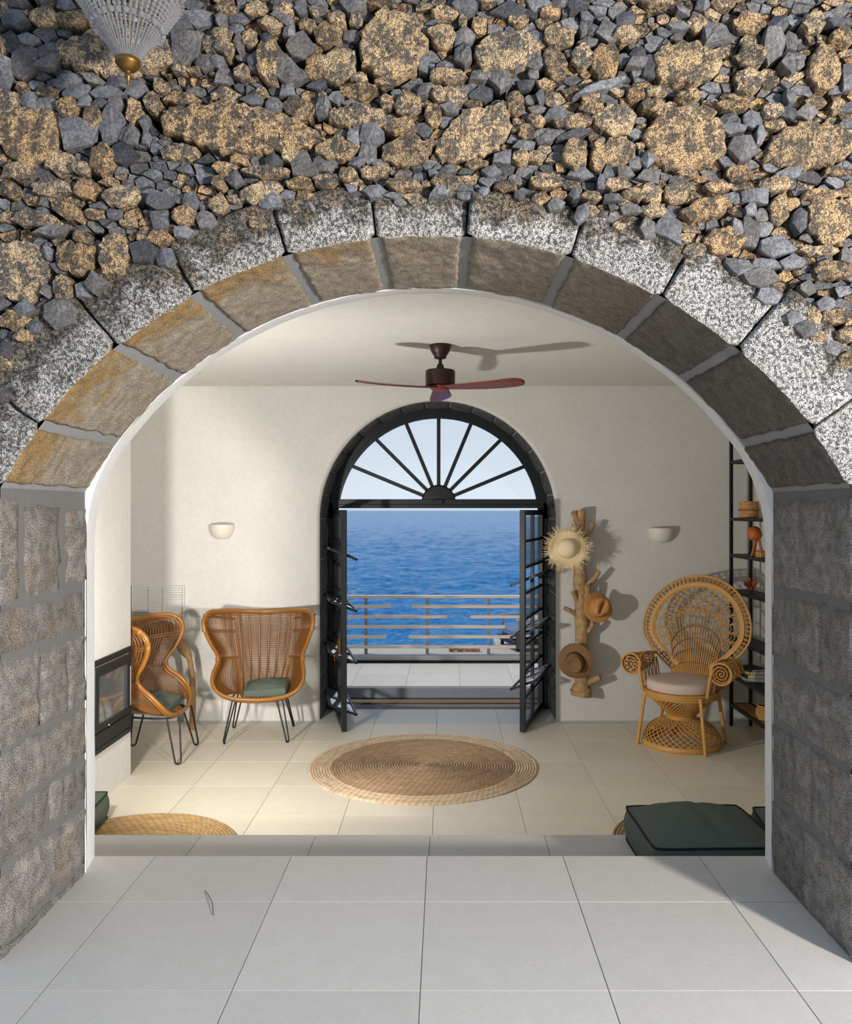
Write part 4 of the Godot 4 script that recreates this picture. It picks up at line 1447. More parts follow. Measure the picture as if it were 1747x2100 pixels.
# ---------------------------------------------------------------- rattan wing chairs
func rattan_chair(label: String, at: Vector3, turn: float) -> void:
	var o := thing("rattan_armchair", label, "armchair", at, turn, "rattan wing chairs")
	# outer rim, right half, from the top centre down to the front centre
	var rim := [Vector3(0.0, 1.095, -0.33), Vector3(0.20, 1.105, -0.29), Vector3(0.36, 1.125, -0.15), Vector3(0.455, 1.13, -0.01), Vector3(0.49, 1.075, 0.085), Vector3(0.475, 0.98, 0.11), Vector3(0.43, 0.85, 0.06), Vector3(0.385, 0.735, -0.01), Vector3(0.385, 0.66, 0.01), Vector3(0.405, 0.58, 0.11), Vector3(0.39, 0.50, 0.18), Vector3(0.32, 0.43, 0.22), Vector3(0.19, 0.392, 0.245), Vector3(0.0, 0.38, 0.255)]
	# inner seam, where the side meets the back and the seat
	var seam := [Vector3(0.0, 1.09, -0.335), Vector3(0.19, 1.09, -0.32), Vector3(0.285, 1.085, -0.30), Vector3(0.29, 1.06, -0.30), Vector3(0.285, 1.0, -0.297), Vector3(0.278, 0.92, -0.29), Vector3(0.265, 0.82, -0.28), Vector3(0.25, 0.72, -0.265), Vector3(0.24, 0.64, -0.25), Vector3(0.225, 0.55, -0.22), Vector3(0.205, 0.46, -0.14), Vector3(0.18, 0.405, 0.02), Vector3(0.12, 0.385, 0.16), Vector3(0.0, 0.378, 0.245)]
	var full := []
	for k in rim.size():
		full.append(rim[k])
	for k in range(rim.size() - 2, 0, -1):
		full.append(Vector3(-rim[k].x, rim[k].y, rim[k].z))
	var loop := path(full, 5, true)
	var mb := MB.new()
	mb.colored = true
	mb.tint = Color(0.95, 0.92, 0.9)
	mb.tube(loop, 0.017, 8, true)
	var lp := PackedVector3Array()
	for p in loop:
		lp.append(p + Vector3(-signf(p.x) * 0.012, -0.02, -0.016))
	mb.tint = Color(0.72, 0.66, 0.6)
	mb.tube(lp, 0.013, 6, true)
	part("rim", mb, M.rattan, o)
	var rr := path(rim, 6)
	var ss := path(seam, 6)
	for s in [-1.0, 1.0]:
		var fl := Vector3(s, 1, 1)
		mb = MB.new()
		mb.colored = true
		mb.tint = Color(0.60, 0.54, 0.48)
		var lo := 12
		var hi := rr.size() - 9
		for k in range(1, 19):   # long slats from the wing down under the seat
			var t := k / 19.0
			var pts := PackedVector3Array()
			for i in range(lo, hi, 2):
				var p := rr[i].lerp(ss[i], t)
				var bulge := sin(t * PI) * 0.03
				pts.append((p + Vector3(bulge, 0, -bulge)) * fl)
			mb.tube(pts, 0.0062, 4)
		part("side_slats", tag_free(mb), M.rattan, o)
		mb = MB.new()
		mb.colored = true
		var sp := PackedVector3Array()
		for i in range(8, ss.size()):
			sp.append(ss[i] * fl)
		mb.tint = Color(0.8, 0.72, 0.65)
		mb.tube(sp, 0.010, 6)
		for row in [21, 30, 45]:   # cross bands
			for off in [0, 1]:
				var pts := PackedVector3Array()
				for q in 7:
					var t := q / 6.0
					var p := rr[row + off].lerp(ss[row + off], t)
					pts.append((p + Vector3(1, 0, -1) * (sin(t * PI) * 0.03 - 0.008)) * fl)
				mb.tube(pts, 0.0055, 5)
			mb.tint = Color(1.15, 1.0, 0.8)
			mb.tube(PackedVector3Array([(rr[row] + Vector3(0.004, 0.014, 0)) * fl, (rr[row] + Vector3(0.004, -0.014, 0)) * fl]), 0.0195, 8)
			mb.tint = Color(0.8, 0.72, 0.65)
		part("side_frame", mb, M.rattan, o)
	# back: level slats between the seams
	mb = MB.new()
	mb.colored = true
	mb.tint = Color(0.85, 0.78, 0.7)
	var k := 13.0
	while k < ss.size() - 6:
		var i := int(k)
		var p := ss[i].lerp(ss[mini(i + 1, ss.size() - 1)], k - i)
		var pts := PackedVector3Array()
		for q in 9:
			var t := q / 4.0 - 1.0
			pts.append(Vector3(p.x * t, p.y, p.z - 0.025 * (1.0 - t * t) * sstep(0.42, 0.7, p.y)))
		mb.tube(pts, 0.0052, 4)
		var i2 := mini(i + 2, ss.size() - 1)
		k += 0.0195 / maxf(0.004, ss[i].distance_to(ss[i2]) / 2.0)
	part("back_slats", mb, M.rattan, o)
	mb = MB.new()
	mb.colored = true
	mb.tint = Color(0.66, 0.58, 0.5)
	for c in 6:
		var t := (c - 2.5) / 3.0
		var pts := PackedVector3Array()
		for i in range(12, ss.size() - 3, 2):
			var p := ss[i]
			pts.append(Vector3(p.x * t, p.y + 0.004, p.z - 0.025 * (1.0 - t * t) * sstep(0.42, 0.7, p.y) + 0.008))
		mb.tube(pts, 0.0085, 5)
		for i in pts.size():
			pts[i] += Vector3(0.0, -0.004, -0.018)
		mb.tube(pts, 0.008, 5)
	part("back_ribs", mb, M.rattan, o)
	# cushion on the seat
	var cu := MB.new()
	pillow(cu, 0.38, 0.34, 0.085, 0.04, 3.0)
	part("seat_cushion", cu, M.green_cloth, o).transform = Transform3D(Basis(Vector3.RIGHT, 0.10) * Basis(Vector3(0, 0, 1), 0.07), Vector3(0.06, 0.425, 0.0))
	# hairpin legs on a ring
	mb = MB.new()
	mb.tube(path([Vector3(0.22, 0.365, 0.19), Vector3(0.23, 0.372, -0.05), Vector3(0.19, 0.39, -0.2), Vector3(-0.19, 0.39, -0.2), Vector3(-0.23, 0.372, -0.05), Vector3(-0.22, 0.365, 0.19), Vector3(0, 0.352, 0.225)], 5, true), 0.008, 6, true)
	part("leg_frame", mb, M.black_iron, o)
	for sx in [-1.0, 1.0]:
		for sz in [-1.0, 1.0]:
			mb = MB.new()
			var foot := Vector3(sx * 0.275, 0.008, sz * 0.27 + 0.01)
			var top := Vector3(sx * 0.20, 0.37, sz * 0.20 + 0.02)
			var across := Vector3(sx * 0.4, 0, -sz).normalized()
			var pin := PackedVector3Array([top + across * 0.05])
			for q in 9:
				var an := PI * q / 8.0
				pin.append(foot + across * cos(an) * 0.024 + Vector3(0, 0.024 - 0.024 * sin(an), 0))
			pin.append(top - across * 0.05)
			mb.tube(pin, 0.0075, 6)
			part("leg", mb, M.black_iron, o)

func tag_free(mb: MB) -> MB:
	return mb

# a stuffed cushion centred on its own middle, resting on y = -t/2
func pillow(mb: MB, w: float, d: float, t: float, soft: float, sd: float) -> void:
	var nu := 30
	var nv := 24
	var rows := []
	for i in nv + 1:
		var row := PackedVector3Array()
		var v := 2.0 * i / nv - 1.0
		for j in nu + 1:
			var u := 2.0 * j / nu - 1.0
			row.append(pillow_at(u, v, 1.0, w, d, t, soft, sd))
		rows.append(row)
	mb.grid(rows)
	rows = []
	for i in nv + 1:
		var row := PackedVector3Array()
		var v := 2.0 * i / nv - 1.0
		for j in nu + 1:
			var u := 2.0 * j / nu - 1.0
			row.append(pillow_at(u, v, -1.0, w, d, t, soft, sd))
		rows.append(row)
	mb.grid(rows)
	# sides
	var ring := []
	for h in 7:
		var row := PackedVector3Array()
		var hh := 1.0 - 2.0 * h / 6.0
		for e in 4:
			for j in 24:
				var q := 2.0 * j / 24.0 - 1.0
				var uv: Vector2 = [Vector2(q, -1), Vector2(1, q), Vector2(-q, 1), Vector2(-1, -q)][e]
				var p := pillow_at(uv.x, uv.y, hh, w, d, t, soft, sd)
				var out := Vector3(uv.x, 0, uv.y).normalized()
				var pleat := 0.006 * sin(j * 2.4 + e) * (1.0 - hh * hh) * (1.0 if w > 0.45 else 0.25)
				row.append(p + out * ((1.0 - hh * hh) * 0.10 * t + pleat))
		ring.append(row)
	mb.grid(ring, false, true)

func pillow_at(u: float, v: float, side: float, w: float, d: float, t: float, soft: float, sd: float) -> Vector3:
	var pin := 1.0 - 0.07 * (1.0 - u * u) * absf(v) * 0.4 - 0.03 * u * u * v * v
	var cu := u * (1.0 - 0.02 * (1.0 - v * v) - 0.05 * pow(absf(v), 6.0))
	var cv := v * (1.0 - 0.02 * (1.0 - u * u) - 0.05 * pow(absf(u), 6.0))
	var f := (1.0 - pow(absf(u), 2.6)) * (1.0 - pow(absf(v), 2.6))
	var y := side * t * 0.5 * pin
	if absf(side) == 1.0:
		y += side * soft * f * (1.0 if side > 0 else 0.15)
		y += side * 0.10 * t * noise.get_noise_2d(u * 1.8 + sd * 2.0, v * 1.8) * f
		y += side * 0.05 * t * sin(u * 22.0 + sd) * sstep(0.45, 0.95, absf(v)) * (1.0 - absf(u) * 0.6) * f * 1.0
	return Vector3(cu * w * 0.5, y, cv * d * 0.5)

func floor_cushion(label: String, at: Vector3, turn: float, w: float, d: float, t: float, sd: float, tip := 0.0) -> void:
	var o := thing("floor_cushion", label, "cushion", at, turn, "dark green floor cushions")
	var b := Basis(Vector3(0, 0, 1), tip)
	var up := Vector3(0, t * 0.5 * cos(tip) + w * 0.5 * absf(sin(tip)), 0)
	var mb := MB.new()
	pillow(mb, w, d, t, t * 0.5, sd)
	part("cover", mb, M.green_cloth, o).transform = Transform3D(b, up)
	for side in [1.0, -1.0]:
		mb = MB.new()
		var pts := PackedVector3Array()
		for e in 4:
			for j in 20:
				var q := 2.0 * j / 20.0 - 1.0
				var uv: Vector2 = [Vector2(q, -1), Vector2(1, q), Vector2(-q, 1), Vector2(-1, -q)][e]
				pts.append(pillow_at(uv.x, uv.y, side, w, d, t, t * 0.28, sd) + Vector3(uv.x, 0, uv.y) * 0.003)
		mb.tube(pts, 0.0055, 6, true)
		part("piping", mb, M.green_piping, o).transform = Transform3D(b, up)

# ---------------------------------------------------------------- peacock chair
func peacock_chair(label: String, at: Vector3, turn: float) -> void:
	var o := thing("peacock_chair", label, "armchair", at, turn)
	var mb := MB.new()
	var ring := func(r: float, y: float, c := Vector3.ZERO) -> PackedVector3Array:
		var p := PackedVector3Array()
		for k in 40:
			p.append(c + Vector3(cos(TAU * k / 40) * r, y, sin(TAU * k / 40) * r))
		return p
	# foot ring and twisted drum
	mb.lathe(curve2([Vector2(0.335, 0.0), Vector2(0.345, 0.02), Vector2(0.338, 0.045), Vector2(0.322, 0.048), Vector2(0.318, 0.0)], 3), 44)
	part("foot_ring", mb, M.cane, o)
	var low := curve2([Vector2(0.332, 0.045), Vector2(0.318, 0.10), Vector2(0.27, 0.165), Vector2(0.19, 0.21), Vector2(0.128, 0.235)], 4)
	var upc := curve2([Vector2(0.122, 0.268), Vector2(0.165, 0.315), Vector2(0.225, 0.37), Vector2(0.285, 0.43)], 4)
	for q in [[low, 34, 1.15, "drum_lattice"], [upc, 40, -0.95, "seat_lattice"]]:
		mb = MB.new()
		for dirn in [1.0, -1.0]:
			for k in q[1]:
				var pts := PackedVector3Array()
				var m: int = q[0].size()
				for i in m:
					var a: float = TAU * k / q[1] + dirn * q[2] * i / (m - 1)
					pts.append(Vector3(cos(a) * q[0][i].x, q[0][i].y, sin(a) * q[0][i].x))
				mb.tube(pts, 0.0058 if dirn > 0 else 0.0045, 4)
		part(q[3], mb, M.cane, o)
	mb = MB.new()
	mb.lathe(curve2([Vector2(0.134, 0.228), Vector2(0.128, 0.245), Vector2(0.121, 0.255), Vector2(0.128, 0.275), Vector2(0.14, 0.292)], 3), 36)
	part("waist_band", mb, M.cane, o)
	mb = MB.new()
	mb.lathe(curve2([Vector2(0.285, 0.425), Vector2(0.315, 0.43), Vector2(0.322, 0.455), Vector2(0.318, 0.485), Vector2(0.29, 0.49), Vector2(0.01, 0.485)], 3), 44)
	for y in [0.437, 0.458, 0.479]:
		mb.tube(ring.call(0.321, y), 0.008, 6, true)
	part("seat_rim", mb, M.cane, o)
	mb = MB.new()
	mb.lathe(curve2([Vector2(0.001, 0.49), Vector2(0.27, 0.49), Vector2(0.297, 0.505), Vector2(0.302, 0.53), Vector2(0.295, 0.562), Vector2(0.26, 0.578), Vector2(0.14, 0.586), Vector2(0.001, 0.588)], 4), 44)
	part("seat_cushion", mb, M.pale_cloth, o)
	for a in [40.0, 140.0, 220.0, 320.0]:
		var an := deg_to_rad(a)
		mb = MB.new()
		mb.tube(PackedVector3Array([Vector3(cos(an) * 0.325, 0.47, sin(an) * 0.325), Vector3(cos(an) * 0.40, 0.0, sin(an) * 0.37)]), 0.0165, 8)
		part("leg", mb, M.cane, o)
	# back: an egg-shaped fan leaning backwards
	var lean := deg_to_rad(13)
	var P := func(u: float, w: float, off := 0.0) -> Vector3:
		return Vector3(u, 0.50 + w * cos(lean) + off * sin(lean), -0.26 - w * sin(lean) + off * cos(lean) + 0.22 * u * u)
	var edge := func(s: float, phi: float) -> Vector2:   # the egg, scaled about its heart
		var e := Vector2(sin(phi) * 0.50, 0.50 + cos(phi) * 0.475)
		var narrow := 1.0 - 0.30 * sstep(0.45, 0.0, e.y)
		e.x *= narrow
		return Vector2(e.x * s, 0.48 + (e.y - 0.48) * s)
	var span := deg_to_rad(152)
	for q in [[1.0, 0.011, "outer_hoop", M.cane], [0.935, 0.006, "middle_hoop", M.cane_dark], [0.80, 0.009, "inner_hoop", M.cane]]:
		mb = MB.new()
		var pts := PackedVector3Array()
		for k in 81:
			var e: Vector2 = edge.call(q[0], lerpf(-span, span, k / 80.0))
			pts.append(P.call(e.x, e.y))
		mb.tube(pts, q[1], 7)
		part(q[2], mb, q[3], o)
	mb = MB.new()   # broad wrapped band
	var rows := []
	for off in [[0.885, 0.008], [0.875, 0.014], [0.82, 0.014], [0.81, 0.008], [0.81, -0.008], [0.885, -0.008], [0.885, 0.008]]:
		var row := PackedVector3Array()
		for k in 81:
			var e: Vector2 = edge.call(off[0], lerpf(-span, span, k / 80.0))
			row.append(P.call(e.x, e.y, off[1]))
		rows.append(row)
	mb.grid(rows)
	part("wrapped_band", mb, M.cane, o)
	mb = MB.new()   # looped border
	for k in 62:
		var f0 := lerpf(-span, span, k / 62.0)
		var f1 := lerpf(-span, span, (k + 1.25) / 62.0)
		var pts := PackedVector3Array()
		for i in 9:
			var t := i / 8.0
			var e: Vector2 = edge.call(0.895 + 0.10 * sin(t * PI), lerpf(f0, f1, t) - 0.02 * sin(t * TAU))
			pts.append(P.call(e.x, e.y, 0.006 * cos(t * PI)))
		mb.tube(pts, 0.0062, 4)
		if k % 1 == 0:
			var e0: Vector2 = edge.call(0.89, f0)
			var e1: Vector2 = edge.call(1.0, f0 + 0.03)
			mb.tube(PackedVector3Array([P.call(e0.x, e0.y, -0.006), P.call(e1.x, e1.y, -0.006)]), 0.005, 4)
	part("border_loops", mb, M.cane, o)
	# fan stakes and arcs
	mb = MB.new()
	var foot := func(t: float) -> Vector2: return Vector2(t * 0.20, 0.02)
	var tip := func(t: float, s: float) -> Vector2:
		var e: Vector2 = edge.call(s, t * deg_to_rad(122))
		return e
	var reach := func(t: float) -> float: return 0.34 + 0.26 * pow(absf(t), 1.6)
	for k in 25:
		var t := (k - 12) / 12.0
		var pts := PackedVector3Array()
		var a: Vector2 = foot.call(t)
		var b: Vector2 = tip.call(t, reach.call(t))
		var mid := Vector2(lerpf(a.x, b.x, 0.25), lerpf(a.y, b.y, 0.55))
		for i in 9:
			var s := i / 8.0
			var e := a.lerp(mid, s).lerp(mid.lerp(b, s), s)
			pts.append(P.call(e.x, e.y))
		var r := []
		for i in 9:
			r.append(lerpf(0.0085, 0.0045, i / 8.0))
		mb.tube(pts, r, 5)
	part("fan_stakes", mb, M.cane, o)
	mb = MB.new()
	for q in [[0.06, 0.95], [0.24, 0.95], [0.42, 0.97], [0.58, 0.98], [0.76, 1.0]]:
		for dz in [0.008, -0.008]:
			var pts := PackedVector3Array()
			for k in 31:
				var t: float = (k - 15) / 15.0 * q[1]
				var a: Vector2 = foot.call(t)
				var b: Vector2 = tip.call(t, reach.call(t))
				var mid := Vector2(lerpf(a.x, b.x, 0.25), lerpf(a.y, b.y, 0.55))
				var s: float = q[0]
				var e := a.lerp(mid, s).lerp(mid.lerp(b, s), s)
				pts.append(P.call(e.x, e.y, dz))
			mb.tube(pts, 0.0055, 5)
	part("fan_binding", mb, M.cane_dark, o)
	mb = MB.new()   # columns of stacked arches above the stakes, with small coils at their feet
	var columns := 17
	for k in columns + 1:
		var t := (k - columns * 0.5) / (columns * 0.5)
		var pts := PackedVector3Array()
		for i in 6:
			var e: Vector2 = tip.call(t, lerpf(reach.call(t), 0.73, i / 5.0))
			pts.append(P.call(e.x, e.y))
		mb.tube(pts, 0.0042, 5)
	for k in columns:
		var t0 := (k - columns * 0.5) / (columns * 0.5)
		var t1 := (k + 1 - columns * 0.5) / (columns * 0.5)
		var tm := (t0 + t1) / 2
		var s0: float = reach.call(tm)
		for tier in 4:
			var lo_s := lerpf(s0, 0.73, tier / 4.0 + 0.05)
			var hi_s := lerpf(s0, 0.79, (tier + 1.0) / 4.0)
			var pts := PackedVector3Array()
			for i in 11:
				var s := i / 10.0
				var e: Vector2 = tip.call(lerpf(t0, t1, s), lerpf(lo_s, hi_s, pow(sin(s * PI), 0.5)))
				pts.append(P.call(e.x, e.y, 0.005))
			mb.tube(pts, 0.0044, 5)
		var c: Vector2 = tip.call(tm, s0 + 0.01)
		var coil := PackedVector3Array()
		for i in 22:
			var a := i * 0.6
			var r := 0.003 + 0.016 * i / 21.0
			coil.append(P.call(c.x + cos(a) * r, c.y + sin(a) * r, 0.010))
		mb.tube(coil, 0.0045, 5)
	part("fan_loops", mb, M.cane, o)
	# arms: an arched frame each side with a rolled scroll
	for s in [-1.0, 1.0]:
		mb = MB.new()
		var arch := path([Vector3(s * 0.29, 0.47, 0.16), Vector3(s * 0.315, 0.62, 0.17), Vector3(s * 0.335, 0.735, 0.13), Vector3(s * 0.345, 0.765, 0.03), Vector3(s * 0.345, 0.76, -0.1), Vector3(s * 0.335, 0.74, -0.22)], 6)
		mb.tube(arch, 0.014, 8)
		part("arm_rail", mb, M.cane, o)
		mb = MB.new()
		for k in 5:
			var z := 0.11 - 0.075 * k
			mb.tube(path([Vector3(s * 0.30, 0.49, z + 0.02), Vector3(s * 0.318, 0.60, z), Vector3(s * 0.33, 0.70, z - 0.02), Vector3(s * 0.33, 0.66, z - 0.05), Vector3(s * 0.31, 0.50, z - 0.055)], 5), 0.0055, 5)
		part("arm_loops", mb, M.cane_dark, o)
		mb = MB.new()
		var c := Vector3(s * 0.405, 0.685, 0)
		for k in 15:   # rolled basketwork
			var a := TAU * k / 15.0
			for w in [1.0, -1.0]:
				var pts := PackedVector3Array()
				for i in 7:
					var z := lerpf(0.155, -0.2, i / 6.0)
					var r := lerpf(0.088, 0.06, i / 6.0)
					var an: float = a + w * 1.1 * i / 6.0
					pts.append(c + Vector3(cos(an) * r, sin(an) * r, z))
				mb.tube(pts, 0.0055, 4)
		for q in [[0.155, 0.09], [0.13, 0.09], [0.04, 0.081], [-0.08, 0.072], [-0.2, 0.061]]:
			var pts := PackedVector3Array()
			for k in 24:
				pts.append(c + Vector3(cos(TAU * k / 24) * q[1], sin(TAU * k / 24) * q[1], q[0]))
			mb.tube(pts, 0.009, 6, true)
		var sp := PackedVector3Array()
		for i in 40:
			sp.append(c + Vector3(cos(i * 0.5) * 0.0021 * i, sin(i * 0.5) * 0.0021 * i, 0.152))
		mb.tube(sp, 0.0055, 5)
		part("arm_scroll", mb, M.cane, o)

# ---------------------------------------------------------------- hats and their rack
func twig(mb: MB, pts: Array, r: Array, sd: float) -> void:
	var p := path(pts, 6)
	var rows := []
	var rads := []
	for i in p.size():
		var t := float(i) / (p.size() - 1) * (r.size() - 1)
		var k := mini(int(t), r.size() - 2)
		rads.append(lerpf(r[k], r[k + 1], t - k) * (1.0 + 0.10 * noise.get_noise_2d(i * 0.45, sd * 3.9)))
		p[i] += Vector3(noise.get_noise_2d(i * 0.3, sd), noise.get_noise_2d(i * 0.3, sd + 9.0), 0) * 0.006
	mb.tube(p, rads, 12)

func build_rack() -> void:
	var d := 8.03
	var p := func(px: float, py: float, dz := 0.0) -> Vector3: return W(px, py, d - dz) - W(1192, 1427, d)
	var o := thing("branch_hat_rack", "peeled branch with sawn-off twigs fixed to the wall as a hat rack", "hat rack", W(1192, 1427, d))
	var mb := MB.new()
	twig(mb, [p.call(1191, 1426), p.call(1191, 1414), p.call(1193, 1400), p.call(1193, 1340), p.call(1193, 1280), p.call(1190, 1210), p.call(1188, 1140), p.call(1189, 1090), p.call(1191, 1046)], [0.105, 0.10, 0.072, 0.066, 0.07, 0.064, 0.06, 0.05, 0.05], 1.0)
	part("trunk", mb, M.driftwood, o)
	for q in [[[1188, 1085], [1180, 1062], [1174, 1050], 0.04, 0.026], [[1197, 1110], [1207, 1094], [1217, 1074], 0.05, 0.025], [[1197, 1205], [1213, 1192], [1230, 1171], 0.05, 0.026], [[1188, 1238], [1180, 1226], [1174, 1214], 0.09, 0.022], [[1186, 1262], [1172, 1254], [1157, 1247], 0.06, 0.022], [[1196, 1240], [1205, 1222], [1204, 1200], 0.10, 0.03], [[1198, 1300], [1210, 1290], [1217, 1275], 0.08, 0.024], [[1200, 1402], [1216, 1395], [1231, 1389], 0.08, 0.030], [[1196, 1245], [1215, 1240], [1222, 1236], 0.12, 0.02], [[1190, 1375], [1184, 1368], [1179, 1358], 0.12, 0.02], [[1186, 1160], [1172, 1150], [1160, 1138], 0.12, 0.02]]:
		mb = MB.new()
		twig(mb, [p.call(q[0][0], q[0][1]), p.call(q[1][0], q[1][1], q[3] * 0.6), p.call(q[2][0], q[2][1], q[3])], [q[4] * 1.3, q[4], q[4] * 0.95], q[0][0] * 0.1)
		part("twig", mb, M.driftwood, o)
	# hats: crown towards the room (local +y becomes the way they face)
	var face := func(yaw: float, pitch: float) -> Basis: return Basis(Vector3.UP, yaw) * Basis(Vector3.RIGHT, PI / 2 + pitch)
	var h := thing("straw_hat", "pale straw hat with ragged fringed brim, top of the hat rack", "hat", W(1163, 1126, 7.84), 0.0, "hats on the branch rack")
	h.basis = face.call(-0.25, -0.15)
	mb = MB.new()
	var rows := []
	for q in [[0.175, -0.015], [0.16, -0.006], [0.135, 0.0], [0.112, 0.002], [0.098, 0.012], [0.092, 0.04], [0.084, 0.075], [0.066, 0.10], [0.035, 0.112], [0.001, 0.114]]:
		var row := PackedVector3Array()
		for k in 48:
			var a := TAU * k / 48
			var wv: float = 0.016 * sin(a * 3.0) * sstep(0.1, 0.17, q[0])
			row.append(Vector3(cos(a) * q[0] * 1.05, q[1] + wv, sin(a) * q[0]))
		rows.append(row)
	mb.grid(rows, false, true)
	part("body", mb, M.straw, h)
	mb = MB.new()
	for k in 5:
		var pts := PackedVector3Array()
		for j in 40:
			pts.append(Vector3(cos(TAU * j / 40) * (0.101 + 0.016 * k), 0.006 + 0.003 * k * sin(TAU * j / 13.0) * 0.3, sin(TAU * j / 40) * (0.101 + 0.016 * k)))
		mb.tube(pts, 0.004, 4, true)
	part("braid", mb, M.straw, h)
	mb = MB.new()
	var g := RandomNumberGenerator.new()
	g.seed = 5
	for k in 230:
		var a := g.randf() * TAU
		var r := g.randf_range(0.145, 0.175)
		var l := g.randf_range(0.03, 0.085) * (1.5 if g.randf() < 0.12 else 1.0)
		var skew := g.randf_range(-0.5, 0.5)
		var b := Vector3(cos(a) * r * 1.05, 0.016 * sin(a * 3.0) - 0.01, sin(a) * r)
		var e := b + Vector3(cos(a + skew) * l, g.randf_range(-0.02, 0.035), sin(a + skew) * l)
		mb.tube(PackedVector3Array([b, b.lerp(e, 0.5) + Vector3(0, 0.006, 0), e]), [0.003, 0.0022, 0.001], 4)
	tag(part("fringe", mb, M.straw, h), "", "", "", "stuff")
	h = thing("felt_hat", "smooth tan hat with pinched crown, middle of the hat rack", "hat", W(1226, 1245, 7.88), 0.0, "hats on the branch rack")
	h.basis = face.call(0.3, -0.1) * Basis(Vector3.UP, -0.55)
	hat(h, 0.155, 0.142, 0.088, 0.098, true, M.tan_felt, M.tan_felt)
	h = thing("brown_hat", "dark brown flat-topped hat with black band, lowest on the hat rack", "hat", W(1180, 1357, 7.86), 0.0, "hats on the branch rack")
	h.basis = face.call(-0.3, 0.12) * Basis(Vector3.UP, 0.3)
	hat(h, 0.165, 0.172, 0.086, 0.092, false, M.brown_straw, M.hat_band)

func hat(h: Node3D, bx: float, bz: float, cr: float, tall: float, pinch: bool, m: Material, bm: Material) -> void:
	var mb := MB.new()
	var rows := []
	var prof: Array = [[1.0, -0.012], [0.985, -0.016], [0.93, -0.006], [0.80, 0.0], [0.66, 0.002], [0.585, 0.006]]
	for q in prof:
		var row := PackedVector3Array()
		for k in 48:
			var a := TAU * k / 48
			row.append(Vector3(cos(a) * bx * q[0], q[1] + 0.02 * cos(2 * a) * q[0] * q[0], sin(a) * bz * q[0]))
		rows.append(row)
	var crown: Array = [[1.0, 0.02], [0.97, 0.35], [0.93, 0.7], [0.88, 0.9], [0.80, 0.98], [0.70, 0.985], [0.5, 0.93], [0.25, 0.90], [0.01, 0.89]] if not pinch else [[1.0, 0.02], [0.97, 0.35], [0.92, 0.68], [0.85, 0.86], [0.75, 0.96], [0.6, 1.0], [0.4, 0.97], [0.2, 0.9], [0.01, 0.86]]
	for q in crown:
		var row := PackedVector3Array()
		for k in 48:
			var a := TAU * k / 48
			var x: float = cos(a) * cr * q[0]
			var z: float = sin(a) * cr * 1.12 * q[0]
			var y: float = tall * q[1]
			if pinch and q[1] > 0.5:
				y -= 0.045 * exp(-pow(x / 0.016, 2.0)) * sstep(0.0, 0.05, 0.085 - absf(z))
				y -= 0.014 * exp(-pow((absf(x) - 0.055) / 0.018, 2.0)) * sstep(0.0, 0.05, z)
			elif not pinch and q[0] > 0.6 and q[1] > 0.9:
				y += 0.008
			row.append(Vector3(x, y + 0.006, z))
		rows.append(row)
	mb.grid(rows, false, true)
	part("body", mb, m, h)
	mb = MB.new()
	rows = []
	for q in [[1.01, 0.008], [1.035, 0.012], [1.01, 0.032], [0.985, 0.034]]:
		var row := PackedVector3Array()
		for k in 48:
			var a := TAU * k / 48
			row.append(Vector3(cos(a) * cr * q[0], q[1], sin(a) * cr * 1.12 * q[0]))
		rows.append(row)
	mb.grid(rows, false, true)
	part("hat_band", mb, bm, h)

# ---------------------------------------------------------------- ceiling fan, lights, stove
func build_fan() -> void:
	var o := thing("ceiling_fan", "dark bronze ceiling fan with three reddish wooden blades", "ceiling fan", Vector3(-0.033, CEIL_Y, -6.1))
	var mb := MB.new()
	mb.lathe(curve2([Vector2(0.001, 0.0), Vector2(0.073, 0.0), Vector2(0.073, -0.035), Vector2(0.062, -0.06), Vector2(0.045, -0.085), Vector2(0.042, -0.10), Vector2(0.001, -0.102)], 3), 28)
	part("canopy", mb, M.fan_bronze, o)
	mb = MB.new()
	mb.tube(PackedVector3Array([Vector3(0, -0.09, 0), Vector3(0, -0.19, 0)]), 0.013, 10)
	mb.lathe(PackedVector2Array([Vector2(0.014, -0.14), Vector2(0.022, -0.145), Vector2(0.034, -0.185), Vector2(0.034, -0.192)]), 18)
	part("rod", mb, M.fan_bronze, o)
	mb = MB.new()
	mb.lathe(curve2([Vector2(0.001, -0.186), Vector2(0.09, -0.187), Vector2(0.107, -0.195), Vector2(0.108, -0.25), Vector2(0.107, -0.292), Vector2(0.098, -0.298), Vector2(0.001, -0.30)], 3), 32)
	part("motor", mb, M.fan_bronze, o)
	mb = MB.new()
	mb.lathe(curve2([Vector2(0.001, -0.296), Vector2(0.075, -0.298), Vector2(0.07, -0.325), Vector2(0.04, -0.338), Vector2(0.001, -0.34)], 3), 24)
	part("blade_hub", mb, M.fan_wood, o)
	for k in 3:
		var a := deg_to_rad(90.0 + 120.0 * k)   # one blade points to the sea
		mb = MB.new()
		var rows := []
		var st := [[0.03, 0.055], [0.10, 0.060], [0.20, 0.070], [0.34, 0.082], [0.48, 0.088], [0.58, 0.085], [0.635, 0.07], [0.66, 0.045], [0.67, 0.012]]
		for q in st:
			var row := PackedVector3Array()
			for j in 14:
				var t := TAU * j / 14
				var pitch := lerpf(0.12, 0.24, q[0] / 0.67)
				var yy: float = sin(t) * 0.008
				var zz: float = cos(t) * q[1]
				row.append(Vector3(q[0], yy * cos(pitch) + zz * sin(pitch) - 0.012 * sin(q[0] * 4.0), zz * cos(pitch) - yy * sin(pitch)))
			rows.append(row)
		mb.grid(rows, false, true)
		part("blade", mb, M.fan_wood, o).transform = Transform3D(Basis(Vector3.UP, a), Vector3(0, -0.312, 0))

